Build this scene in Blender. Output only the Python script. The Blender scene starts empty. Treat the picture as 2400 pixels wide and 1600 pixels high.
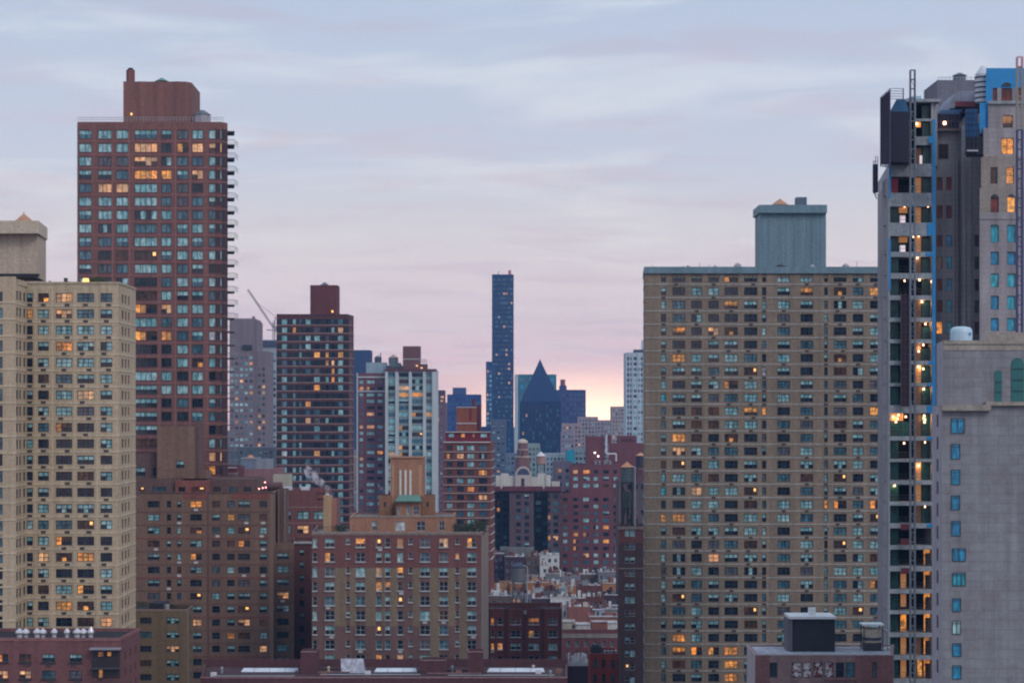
import bpy, math, random, re
from math import radians, sin, cos, pi
# ------------------------------------------------------------------ camera, sky, sun, exposure
F = 5000.0      # focal length in photo pixels (photo is 2400 wide)
HZ = 970.0      # horizon line
H = 90.0        # camera height
sc = bpy.context.scene
cam = bpy.data.cameras.new('camera'); co = bpy.data.objects.new('camera', cam); sc.collection.objects.link(co)
co.location = (0, 0, H); co.rotation_euler = (radians(90), 0, 0)
cam.sensor_width = 36; cam.lens = 36 * F / 2400; cam.shift_y = (HZ - 800) / 2400
cam.clip_start = 1; cam.clip_end = 20000
sc.camera = co
sc.view_settings.view_transform = 'Standard'; sc.view_settings.look = 'None'
sc.view_settings.exposure = 0.50; sc.view_settings.gamma = 1
sc.cycles.use_denoising = True; sc.cycles.filter_width = 2.1
sc.cycles.max_bounces = 5; sc.cycles.diffuse_bounces = 2; sc.cycles.glossy_bounces = 2
sc.cycles.volume_bounces = 1; sc.cycles.transparent_max_bounces = 6

def build_world():
    w = bpy.data.worlds.new('World'); sc.world = w; w.use_nodes = True
    n = w.node_tree.nodes; l = w.node_tree.links; n.clear()
    def N(t, **k):
        q = n.new(t)
        for a, b in k.items(): setattr(q, a, b)
        return q
    def M(op, a, b=None, c=None, clamp=False):
        q = N('ShaderNodeMath', operation=op, use_clamp=clamp)
        for i, v in enumerate((a, b, c)):
            if v is None: continue
            if isinstance(v, (int, float)): q.inputs[i].default_value = v
            else: l.new(v, q.inputs[i])
        return q.outputs[0]
    def MIX(f, a, b, mode='MIX'):
        q = N('ShaderNodeMix', data_type='RGBA', blend_type=mode)
        for s, v in ((0, f), (6, a), (7, b)):
            if isinstance(v, (int, float)): q.inputs[s].default_value = v
            elif isinstance(v, tuple): q.inputs[s].default_value = v + (1,)
            else: l.new(v, q.inputs[s])
        return q.outputs[2]
    tc = N('ShaderNodeTexCoord'); sp = N('ShaderNodeSeparateXYZ'); l.new(tc.outputs['Generated'], sp.inputs[0])
    x, y, z = sp.outputs
    f = M('MULTIPLY', M('ADD', z, 0.02), 1 / 0.52, clamp=True)
    r = N('ShaderNodeValToRGB'); l.new(f, r.inputs[0]); e = r.color_ramp.elements
    stops = [(-0.02, (.45, .33, .36)), (0.0, (1.0, .60, .52)), (0.012, (.95, .63, .58)), (0.028, (.92, .65, .64)), (0.048, (.86, .69, .67)), (0.082, (.72, .66, .66)),
             (0.115, (.575, .605, .685)), (0.155, (.515, .57, .685)), (0.20, (.46, .535, .68)), (0.5, (.50, .60, .78))]
    e[0].position = 0; e[0].color = stops[0][1] + (1,)
    e[1].position = 1; e[1].color = stops[-1][1] + (1,)
    for zz, c in stops[1:-1]:
        k = e.new((zz + .02) / .52); k.color = c + (1,)
    col = r.outputs[0]
    zz = M('ADD', M('MAXIMUM', z, 0), 0.09)
    cb = N('ShaderNodeCombineXYZ'); l.new(M('DIVIDE', x, zz), cb.inputs[0]); l.new(M('DIVIDE', y, zz), cb.inputs[1])
    mp = N('ShaderNodeMapping'); l.new(cb.outputs[0], mp.inputs[0]); mp.inputs['Scale'].default_value = (0.75, 1.0, 1); mp.inputs['Rotation'].default_value = (0, 0, radians(14)); mp.inputs['Location'].default_value = (2.3, 1.7, 0)
    def noise(s, d, rough=.5, dist=0.0):
        q = N('ShaderNodeTexNoise'); q.inputs['Scale'].default_value = s; q.inputs['Detail'].default_value = d
        q.inputs['Roughness'].default_value = rough; q.inputs['Distortion'].default_value = dist
        l.new(mp.outputs[0], q.inputs['Vector']); return q.outputs[0]
    def rng(v, a, b):
        q = N('ShaderNodeMapRange', interpolation_type='SMOOTHSTEP'); l.new(v, q.inputs[0]); q.inputs[1].default_value = a; q.inputs[2].default_value = b
        return q.outputs[0]
    n1 = rng(noise(2.2, 6, .55, .6), .46, .68); n2 = rng(noise(3.4, 6, .52, .4), .47, .70)
    pale = MIX(M('MULTIPLY', z, 5, clamp=True), (.90, .76, .72), (.70, .77, .80))
    mauve = MIX(M('MULTIPLY', z, 5, clamp=True), (.78, .60, .60), (.47, .47, .59))
    col = MIX(M('MULTIPLY', n1, .50), col, pale)
    col = MIX(M('MULTIPLY', n2, .58), col, mauve)
    # glow of the hidden sun low over the horizon, a little right of straight ahead
    g = N('ShaderNodeVectorMath', operation='DOT_PRODUCT'); l.new(tc.outputs['Generated'], g.inputs[0]); a = radians(2.1); g.inputs[1].default_value = (sin(a), cos(a), 0.0)
    gl = M('POWER', M('MAXIMUM', g.outputs['Value'], 0), 1100)
    low = M('POWER', M('SUBTRACT', 1, M('MULTIPLY', M('MAXIMUM', z, 0), 38, clamp=True)), 1.3)
    col = MIX(M('MULTIPLY', M('MULTIPLY', gl, low), 1.0), col, (2.6, 1.55, 1.0))
    # the sky behind the camera is set a little brighter, lifting the facades
    dim = N('ShaderNodeMapRange'); l.new(y, dim.inputs[0]); dim.inputs[1].default_value = -0.6; dim.inputs[2].default_value = 0.5; dim.inputs[3].default_value = 0.9; dim.inputs[4].default_value = 0.80
    bg = N('ShaderNodeBackground'); l.new(col, bg.inputs[0]); l.new(dim.outputs[0], bg.inputs[1])
    o = N('ShaderNodeOutputWorld'); l.new(bg.outputs[0], o.inputs[0])
build_world()
sl = bpy.data.lights.new('sun', 'SUN'); sl.energy = 0.95; sl.angle = radians(25); sl.color = (1, .86, .78)
so = bpy.data.objects.new('sun', sl); sc.collection.objects.link(so); so.rotation_euler = (radians(50), 0, radians(42))

# ------------------------------------------------------------------ materials
def new_mat(name):
    m = bpy.data.materials.new(name); m.use_nodes = True
    return m, m.node_tree.nodes, m.node_tree.links, m.node_tree.nodes['Principled BSDF']
def lk(l, a, b): l.new(a, b)
MC = {}
def wall(name, c, var=.18, rough=.85, grain=1.0, streak=.0, tint=None, spec=.3, brick=0, fine=1.0):
    """weathered masonry: large stains, fine grain, optional vertical runs and courses"""
    if name in MC: return MC[name]
    m, n, l, b = new_mat(name); MC[name] = m
    tc = n.new('ShaderNodeTexCoord')
    n1 = n.new('ShaderNodeTexNoise'); n1.inputs['Scale'].default_value = .09; n1.inputs['Detail'].default_value = 6; l.new(tc.outputs['Object'], n1.inputs['Vector'])
    mp = n.new('ShaderNodeMapping'); mp.inputs['Scale'].default_value = (1.3 * grain, 1.3 * grain, (.15 if streak else 2.2) * grain); l.new(tc.outputs['Object'], mp.inputs[0])
    n2 = n.new('ShaderNodeTexNoise'); n2.inputs['Scale'].default_value = 1; n2.inputs['Detail'].default_value = 4; l.new(mp.outputs[0], n2.inputs['Vector'])
    ad = n.new('ShaderNodeMath'); ad.operation = 'ADD'; l.new(n1.outputs[0], ad.inputs[0]); l.new(n2.outputs[0], ad.inputs[1])
    mr = n.new('ShaderNodeMapRange'); mr.inputs[1].default_value = .65; mr.inputs[2].default_value = 1.35
    l.new(ad.outputs[0], mr.inputs[0])
    mx = n.new('ShaderNodeMix'); mx.data_type = 'RGBA'; l.new(mr.outputs[0], mx.inputs[0])
    t = tint or tuple(v * (1 + var * 1.1) for v in c)
    mx.inputs[6].default_value = tuple(v * (1 - var * 1.3) for v in c) + (1,); mx.inputs[7].default_value = tuple(t) + (1,)
    out = mx.outputs[2]
    m3 = n.new('ShaderNodeMapping'); m3.inputs['Scale'].default_value = (.9, .9, .045); l.new(tc.outputs['Object'], m3.inputs[0])
    n3 = n.new('ShaderNodeTexNoise'); n3.inputs['Scale'].default_value = 1; n3.inputs['Detail'].default_value = 5; n3.inputs['Roughness'].default_value = .65; l.new(m3.outputs[0], n3.inputs['Vector'])
    r3 = n.new('ShaderNodeMapRange'); r3.inputs[1].default_value = .3; r3.inputs[2].default_value = .7; r3.inputs[3].default_value = .80; r3.inputs[4].default_value = 1.12; l.new(n3.outputs[0], r3.inputs[0])
    n4 = n.new('ShaderNodeTexNoise'); n4.inputs['Scale'].default_value = 3.1; n4.inputs['Detail'].default_value = 3; l.new(tc.outputs['Object'], n4.inputs['Vector'])
    r4 = n.new('ShaderNodeMapRange'); r4.inputs[1].default_value = .3; r4.inputs[2].default_value = .7; r4.inputs[3].default_value = 1 - .16 * fine; r4.inputs[4].default_value = 1 + .14 * fine; l.new(n4.outputs[0], r4.inputs[0])
    mm = n.new('ShaderNodeMath'); mm.operation = 'MULTIPLY'; l.new(r3.outputs[0], mm.inputs[0]); l.new(r4.outputs[0], mm.inputs[1])
    vm = n.new('ShaderNodeVectorMath'); vm.operation = 'SCALE'; l.new(out, vm.inputs[0]); l.new(mm.outputs[0], vm.inputs['Scale']); out = vm.outputs[0]
    if brick:
        br = n.new('ShaderNodeTexBrick'); sx = n.new('ShaderNodeSeparateXYZ'); l.new(tc.outputs['Object'], sx.inputs[0])
        s2 = n.new('ShaderNodeMath'); s2.operation = 'ADD'; l.new(sx.outputs[0], s2.inputs[0]); l.new(sx.outputs[1], s2.inputs[1])
        cb = n.new('ShaderNodeCombineXYZ'); l.new(s2.outputs[0], cb.inputs[0]); l.new(sx.outputs[2], cb.inputs[1]); l.new(cb.outputs[0], br.inputs['Vector'])
        br.inputs['Scale'].default_value = brick; br.inputs['Color1'].default_value = (1, 1, 1, 1); br.inputs['Color2'].default_value = (.90, .90, .90, 1); br.inputs['Mortar'].default_value = (.68, .68, .70, 1); br.inputs['Mortar Size'].default_value = .012
        m2 = n.new('ShaderNodeMix'); m2.data_type = 'RGBA'; m2.blend_type = 'MULTIPLY'; m2.inputs[0].default_value = .6; l.new(out, m2.inputs[6]); l.new(br.outputs[0], m2.inputs[7]); out = m2.outputs[2]
    l.new(out, b.inputs['Base Color']); b.inputs['Roughness'].default_value = rough; b.inputs['Specular IOR Level'].default_value = spec
    return m
def plain(name, c, rough=.6, metal=0, emit=None, es=0):
    if name in MC: return MC[name]
    m, n, l, b = new_mat(name); MC[name] = m
    b.inputs['Base Color'].default_value = tuple(c) + (1,); b.inputs['Roughness'].default_value = rough; b.inputs['Metallic'].default_value = metal
    if emit: b.inputs['Emission Color'].default_value = tuple(emit) + (1,); b.inputs['Emission Strength'].default_value = es
    else:
        tc = n.new('ShaderNodeTexCoord'); q = n.new('ShaderNodeTexNoise'); q.inputs['Scale'].default_value = .8; q.inputs['Detail'].default_value = 4; l.new(tc.outputs['Object'], q.inputs['Vector'])
        mx = n.new('ShaderNodeMix'); mx.data_type = 'RGBA'; l.new(q.outputs[0], mx.inputs[0]); mx.inputs[6].default_value = tuple(v * .72 for v in c) + (1,); mx.inputs[7].default_value = tuple(min(1, v * 1.25) for v in c) + (1,)
        l.new(mx.outputs[2], b.inputs['Base Color'])
    return m
def glass(name, a, bcol, rough=.12, emit=None, lo=0, hi=0):
    """a window light: what hangs behind the glass differs from copy to copy"""
    m, n, l, b = new_mat(name)
    oi = n.new('ShaderNodeObjectInfo'); ge = n.new('ShaderNodeNewGeometry')
    ad = n.new('ShaderNodeMath'); ad.operation = 'ADD'; l.new(oi.outputs['Random'], ad.inputs[0]); l.new(ge.outputs['Random Per Island'], ad.inputs[1])
    fr = n.new('ShaderNodeMath'); fr.operation = 'FRACT'; l.new(ad.outputs[0], fr.inputs[0])
    mx = n.new('ShaderNodeMix'); mx.data_type = 'RGBA'; l.new(fr.outputs[0], mx.inputs[0]); mx.inputs[6].default_value = a + (1,); mx.inputs[7].default_value = bcol + (1,)
    t0 = n.new('ShaderNodeTexCoord'); o0 = n.new('ShaderNodeVectorMath'); o0.operation = 'ADD'; l.new(t0.outputs['Object'], o0.inputs[0]); k0 = n.new('ShaderNodeMath'); k0.operation = 'MULTIPLY'; k0.inputs[1].default_value = 57; l.new(fr.outputs[0], k0.inputs[0]); l.new(k0.outputs[0], o0.inputs[1])
    p0 = n.new('ShaderNodeMapping'); p0.inputs['Scale'].default_value = (1.9, 1.9, .8); l.new(o0.outputs[0], p0.inputs[0]); q0 = n.new('ShaderNodeTexNoise'); q0.inputs['Scale'].default_value = 1; q0.inputs['Detail'].default_value = 4; l.new(p0.outputs[0], q0.inputs['Vector'])
    r0 = n.new('ShaderNodeMapRange'); r0.inputs[1].default_value = .32; r0.inputs[2].default_value = .68; r0.inputs[3].default_value = .45; r0.inputs[4].default_value = 1.4; l.new(q0.outputs[0], r0.inputs[0])
    v0 = n.new('ShaderNodeVectorMath'); v0.operation = 'SCALE'; l.new(mx.outputs[2], v0.inputs[0]); l.new(r0.outputs[0], v0.inputs['Scale'])
    l.new(v0.outputs[0], b.inputs['Base Color']); b.inputs['Roughness'].default_value = rough
    if emit:
        tc = n.new('ShaderNodeTexCoord'); mp = n.new('ShaderNodeVectorMath'); mp.operation = 'ADD'; l.new(tc.outputs['Object'], mp.inputs[0])
        sc_ = n.new('ShaderNodeMath'); sc_.operation = 'MULTIPLY'; sc_.inputs[1].default_value = 91; l.new(fr.outputs[0], sc_.inputs[0]); l.new(sc_.outputs[0], mp.inputs[1])
        q = n.new('ShaderNodeTexNoise'); q.inputs['Scale'].default_value = 1.6; q.inputs['Detail'].default_value = 3; l.new(mp.outputs[0], q.inputs['Vector'])
        mr = n.new('ShaderNodeMapRange'); mr.inputs[1].default_value = .35; mr.inputs[2].default_value = .65; mr.inputs[3].default_value = lo; mr.inputs[4].default_value = hi; l.new(q.outputs[0], mr.inputs[0])
        f2 = n.new('ShaderNodeMath'); f2.operation = 'MULTIPLY'; f2.inputs[1].default_value = 7.37; l.new(fr.outputs[0], f2.inputs[0]); f3 = n.new('ShaderNodeMath'); f3.operation = 'FRACT'; l.new(f2.outputs[0], f3.inputs[0]); f4 = n.new('ShaderNodeMapRange'); f4.inputs[3].default_value = .25; f4.inputs[4].default_value = 1.15; l.new(f3.outputs[0], f4.inputs[0]); f5 = n.new('ShaderNodeMath'); f5.operation = 'MULTIPLY'; l.new(mr.outputs[0], f5.inputs[0]); l.new(f4.outputs[0], f5.inputs[1]); mr = f5
        m2 = n.new('ShaderNodeMix'); m2.data_type = 'RGBA'; l.new(fr.outputs[0], m2.inputs[0]); m2.inputs[6].default_value = emit[0] + (1,); m2.inputs[7].default_value = emit[1] + (1,)
        l.new(m2.outputs[2], b.inputs['Emission Color']); l.new(mr.outputs[0], b.inputs['Emission Strength'])
    return m
def curtain():
    m, n, l, b = new_mat('patterned_curtain'); tc = n.new('ShaderNodeTexCoord'); oi = n.new('ShaderNodeObjectInfo'); k = n.new('ShaderNodeMath'); k.operation = 'MULTIPLY'; k.inputs[1].default_value = 40; l.new(oi.outputs['Random'], k.inputs[0])
    a = n.new('ShaderNodeVectorMath'); a.operation = 'ADD'; l.new(tc.outputs['Object'], a.inputs[0]); l.new(k.outputs[0], a.inputs[1]); q = n.new('ShaderNodeTexNoise'); q.inputs['Scale'].default_value = 2.2; q.inputs['Detail'].default_value = 2; l.new(a.outputs[0], q.inputs['Vector'])
    r = n.new('ShaderNodeMapRange'); r.inputs[1].default_value = .44; r.inputs[2].default_value = .53; l.new(q.outputs[0], r.inputs[0]); x = n.new('ShaderNodeMix'); x.data_type = 'RGBA'; l.new(r.outputs[0], x.inputs[0]); x.inputs[6].default_value = (.14, .02, .02, 1); x.inputs[7].default_value = (.62, .60, .62, 1)
    l.new(x.outputs[2], b.inputs['Base Color']); return m
PM = {'D': glass('dark_glass', (.007, .013, .026), (.024, .040, .058)),
      'T': glass('pale_blind_glass', (.15, .38, .42), (.36, .58, .60), .25),  # drawn blinds plus the sky's reflection, put into one teal base colour
      'B': glass('blue_glass', (.04, .10, .15), (.08, .19, .24)),
      'G': glass('drawn_curtain_glass', (.11, .10, .13), (.08, .12, .14), .3),
      'L': glass('lit_window', (.3, .2, .1), (.3, .2, .1), .3, ((1, .27, .018), (1, .40, .06)), .08, .74),
      'P': glass('lit_curtain', (.4, .3, .2), (.4, .3, .2), .3, ((1, .36, .10), (1, .50, .22)), .14, .55),
      'R': glass('dim_room', (.03, .022, .02), (.02, .022, .03), .2, ((1, .30, .08), (1, .38, .16)), .0, .045),
      'K': plain('lamp_glow', (.8, .6, .3), .5, 0, (1, .45, .10), .9),
      'W': glass('bright_white_blind', (.62, .66, .70), (.50, .55, .60), .4),
      'C': glass('cyan_film', (.02, .30, .42), (.05, .42, .52), .3),
      'A': glass('blue_film', (.02, .20, .38), (.02, .26, .45), .3),
      'E': glass('green_board', (.003, .048, .042), (.006, .07, .062), .4),
      'M': glass('red_board', (.11, .012, .022), (.20, .045, .02), .5),
      'U': curtain()}
FR = {'dk': plain('dark_frame', (.03, .033, .04), .5), 'wh': plain('pale_frame', (.42, .45, .47), .5), 'br': plain('brown_frame', (.10, .055, .045), .5), 'ac': plain('ac_grille', (.05, .045, .045), .6), 'acw': plain('pale_ac_grille', (.48, .50, .52), .6)}
WM = list(PM.values()) + list(FR.values()); WI = {k: i for i, k in enumerate(list(PM) + list(FR))}
roof_grey = wall('roof_gravel', (.17, .165, .17), .3); roof_dark = wall('roof_tar', (.025, .025, .032), .3); roof_pale = wall('roof_silver', (.42, .44, .48), .3, streak=1)
steel = plain('dark_steel', (.04, .042, .05), .5, .3); steelp = plain('galvanised_steel', (.35, .38, .41), .45, .4)
copper = plain('copper_sheet', (.38, .20, .11), .6); verd = plain('verdigris', (.10, .24, .20), .6)

# ------------------------------------------------------------------ mesh helpers
RN = random.Random(7)
def Xp(px, D): return (px - 1200) / F * D
def P(px, D): return (Xp(px, D), D)
def Z(py, D): return H + (HZ - py) / F * D
class MB:
    def __init__(s): s.v = []; s.f = []; s.m = []
    def face(s, pts, m=0):
        i = len(s.v); s.v += [tuple(p) for p in pts]; s.f.append(tuple(range(i, i + len(pts)))); s.m.append(m)
    def prism(s, poly, z0, z1, m=0, top=True, mt=None, bottom=False):
        k = len(poly)
        for i in range(k):
            a, b = poly[i], poly[(i + 1) % k]
            s.face([(a[0], a[1], z0), (b[0], b[1], z0), (b[0], b[1], z1), (a[0], a[1], z1)], m)
        if top: s.face([(p[0], p[1], z1) for p in poly], m if mt is None else mt)
        if bottom: s.face([(p[0], p[1], z0) for p in reversed(poly)], m)
        return s
    def box(s, x0, x1, y0, y1, z0, z1, m=0, mt=None):
        return s.prism([(x0, y0), (x1, y0), (x1, y1), (x0, y1)], z0, z1, m, True, mt, True)
    def cyl(s, x, y, z0, z1, r0, r1=None, n=16, m=0, cap=True, a0=0):
        r1 = r0 if r1 is None else r1
        A = [(x + r0 * cos(2 * pi * i / n + a0), y + r0 * sin(2 * pi * i / n + a0), z0) for i in range(n)]
        Bq = [(x + r1 * cos(2 * pi * i / n + a0), y + r1 * sin(2 * pi * i / n + a0), z1) for i in range(n)]
        for i in range(n):
            j = (i + 1) % n; s.face([A[i], A[j], Bq[j], Bq[i]] if r1 > .001 else [A[i], A[j], (x, y, z1)], m)
        if cap and r1 > .001: s.face(Bq, m)
        return s
    def bar(s, p, q, r=.1, m=0, n=4):
        import mathutils
        a = mathutils.Vector(p); b = mathutils.Vector(q); d = (b - a).normalized(); u = d.orthogonal().normalized(); w = d.cross(u)
        A = [a + (u * cos(2 * pi * (i + .5) / n) + w * sin(2 * pi * (i + .5) / n)) * r for i in range(n)]; Bq = [k + (b - a) for k in A]
        for i in range(n):
            j = (i + 1) % n; s.face([A[i], A[j], Bq[j], Bq[i]], m)
        s.face(list(reversed(A)), m); s.face(Bq, m)
        return s
    def build(s, name, mats, parent=None, o=(0, 0, 0), smooth=False):
        me = bpy.data.meshes.new(name); me.from_pydata([(a - o[0], b - o[1], c - o[2]) for a, b, c in s.v], [], s.f)
        for k in (mats if isinstance(mats, (list, tuple)) else [mats]): me.materials.append(k)
        me.polygons.foreach_set('material_index', s.m)
        if smooth: me.polygons.foreach_set('use_smooth', [True] * len(s.f))
        me.update()
        ob = bpy.data.objects.new(name, me); sc.collection.objects.link(ob)
        if parent is not None: ob.parent = parent
        return ob
def tag(o, label, cat=None, group=None, kind=None):
    if label: o['label'] = label
    if cat: o['category'] = cat
    if group: o['group'] = group
    if kind: o['kind'] = kind
    return o
def thing(name, label, cat, loc, group=None):
    e = bpy.data.objects.new(name, None); sc.collection.objects.link(e); e.location = loc; e.empty_display_size = 2
    return tag(e, label, cat, group)

# ------------------------------------------------------------------ windows
PAT = {}
def pattern(mode, n):
    """n lights by two sashes -> material keys (top, bottom)"""
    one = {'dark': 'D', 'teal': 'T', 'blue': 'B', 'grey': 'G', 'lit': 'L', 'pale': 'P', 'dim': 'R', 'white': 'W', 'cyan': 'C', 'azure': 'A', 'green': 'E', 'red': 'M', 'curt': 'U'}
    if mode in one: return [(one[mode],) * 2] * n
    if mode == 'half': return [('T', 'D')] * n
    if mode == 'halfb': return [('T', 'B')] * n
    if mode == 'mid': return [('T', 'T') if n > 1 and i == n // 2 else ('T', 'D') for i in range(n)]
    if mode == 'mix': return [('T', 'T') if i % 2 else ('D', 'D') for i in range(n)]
    if mode == 'lith': return [('L', 'L') if i < max(1, n // 2) else ('R', 'D') for i in range(n)]
    if mode == 'litt': return [('L', 'R')] * n
    if mode == 'litb': return [('R', 'L') if i % 2 else ('R', 'R') for i in range(n)]
    if mode == 'lamp': return [('K', 'R') if i == n - 1 else ('R', 'R') for i in range(n)]
    if mode == 'palem': return [('P', 'P') if i == n // 2 else ('P', 'R') for i in range(n)]
    return [('D', 'D')] * n
GEO = {}
def wingeo(w, h, st, mode):
    key = (round(w, 2), round(h, 2), st['k'], mode)
    if key in GEO: return GEO[key]
    fr = MB(); pn = MB(); t = st.get('ft', .09); fm = WI[st.get('fr', 'dk')]
    n = st['n'] if st.get('n') else max(1, round(w / st.get('lw', 1.1)))
    rows = 2 if st.get('sash', True) else 1
    d = .10
    def bx(x0, x1, z0, z1, m=fm, y0=-d, y1=.03): fr.box(x0, x1, y0, y1, z0, z1, m)
    if not st.get('flat'):
        bx(-w / 2, w / 2, 0, t); bx(-w / 2, w / 2, h - t, h); bx(-w / 2, -w / 2 + t, t, h - t); bx(w / 2 - t, w / 2, t, h - t)
        iw = w - 2 * t; cw = iw / n
        for i in range(1, n): bx(-iw / 2 + i * cw - t * .45, -iw / 2 + i * cw + t * .45, t, h - t)
        if rows == 2 and st.get('bar', True): bx(-iw / 2, iw / 2, h * .5 - t * .4, h * .5 + t * .4, fm, -d * .8, .02)
        if st.get('sill'): bx(-w / 2 - .15, w / 2 + .15, -.18, -.003, WI['wh'] if st['sill'] == 'wh' else fm, -d - .35, .02)
        if st.get('trans'): bx(-iw / 2, iw / 2, h * .80, h * .80 + t, fm, -d * .8, .02)
    else:
        iw = w; cw = w / n; t = 0
    pat = pattern(mode, n)
    for i in range(n):
        x0 = -iw / 2 + i * cw; x1 = x0 + cw
        if pat[i][0] == 'K':
            pn.face([(x0, 0, t), (x1, 0, t), (x1, 0, h - t), (x0, 0, h - t)], WI['R']); k0, k1 = x0 + cw * .25, x0 + cw * .8; pn.face([(k0, -.02, h * .45), (k1, -.02, h * .45), (k1, -.02, h * .85), (k0, -.02, h * .85)], WI['K']); continue
        zm = h * (.52 if mode != 'litt' else .4)
        if rows == 1 or pat[i][0] == pat[i][1]: pn.face([(x0, 0, t), (x1, 0, t), (x1, 0, h - t), (x0, 0, h - t)], WI[pat[i][0]])
        else:
            pn.face([(x0, 0, t), (x1, 0, t), (x1, 0, zm), (x0, 0, zm)], WI[pat[i][1]]); pn.face([(x0, 0, zm), (x1, 0, zm), (x1, 0, h - t), (x0, 0, h - t)], WI[pat[i][0]])
    GEO[key] = (fr, pn); return GEO[key]
MESH = {}
def local_mesh(key, name, mb):
    if key not in MESH:
        me = bpy.data.meshes.new(name); me.from_pydata(mb.v, [], mb.f)
        for k in WM: me.materials.append(k)
        me.polygons.foreach_set('material_index', mb.m); me.update(); MESH[key] = me
    return MESH[key]
def acgeo(kind):
    q = MB(); q.box(-.42, .42, -.34, .05, -.72, -.26, WI['acw' if kind == 'w' else 'ac']); return q
def pick(pal):
    t = RN.random() * sum(pal.values())
    for k, v in pal.items():
        t -= v
        if t <= 0: return k
    return k
MAXW = 100
def place_windows(root, o, wins):
    """wins: (x, y, z, rot, w, h, style, mode, ac). The hundred largest are objects, the rest one mesh."""
    vis = sorted(range(len(wins)), key=lambda i: (not (wins[i][2] + wins[i][5] > Z(1600, max(wins[i][1], 1))), -wins[i][4] * wins[i][5], -wins[i][2]))
    keep = vis[:MAXW]; rest = vis[MAXW:]
    for i in keep:
        x, y, z, rot, w, h, st, mode, ac = wins[i]
        fr, pn = wingeo(w, h, st, mode); kk = (round(w, 2), round(h, 2), st['k'], mode)
        if st.get('flat'):
            ob = bpy.data.objects.new('window', local_mesh(kk + ('p',), 'window', pn)); ob.parent = root
        else:
            ob = bpy.data.objects.new('window', local_mesh(kk[:3] + ('f',), 'window', fr)); ob.parent = root
            p = bpy.data.objects.new('pane', local_mesh(kk + ('p',), 'pane', pn)); p.parent = ob; sc.collection.objects.link(p)
            if ac:
                a = bpy.data.objects.new('air_conditioner', local_mesh(('ac', ac), 'air_conditioner', acgeo(ac))); a.parent = ob; sc.collection.objects.link(a)
                a.location.x = RN.choice((0, 0, w * .2, -w * .2))
        ob.location = (x - o[0], y - o[1], z - o[2]); ob.rotation_euler.z = rot; sc.collection.objects.link(ob)
    if rest:
        q = MB()
        for i in rest:
            x, y, z, rot, w, h, st, mode, ac = wins[i]
            c, s_ = cos(rot), sin(rot)
            parts = list(wingeo(w, h, st, mode)) + ([acgeo(ac)] if ac and not st.get('flat') else [])
            for mb in parts:
                b = len(q.v); q.v += [(x + a * c - bb * s_, y + a * s_ + bb * c, z + cc) for a, bb, cc in mb.v]
                q.f += [tuple(k + b for k in f) for f in mb.f]; q.m += mb.m
        ob = q.build('window', WM, root, o); ob['kind'] = 'stuff'

DARKISH = dict(dark=30, half=14, teal=10, blue=14, grey=8, mid=6, mix=3, dim=5)
TEALISH = dict(teal=40, blue=22, half=8, halfb=8, dark=10, grey=6, mix=3, lit=2, pale=2, dim=2)
SMALL = dict(dark=30, teal=14, blue=20, half=10, lit=.8, pale=.6, dim=2)

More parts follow.
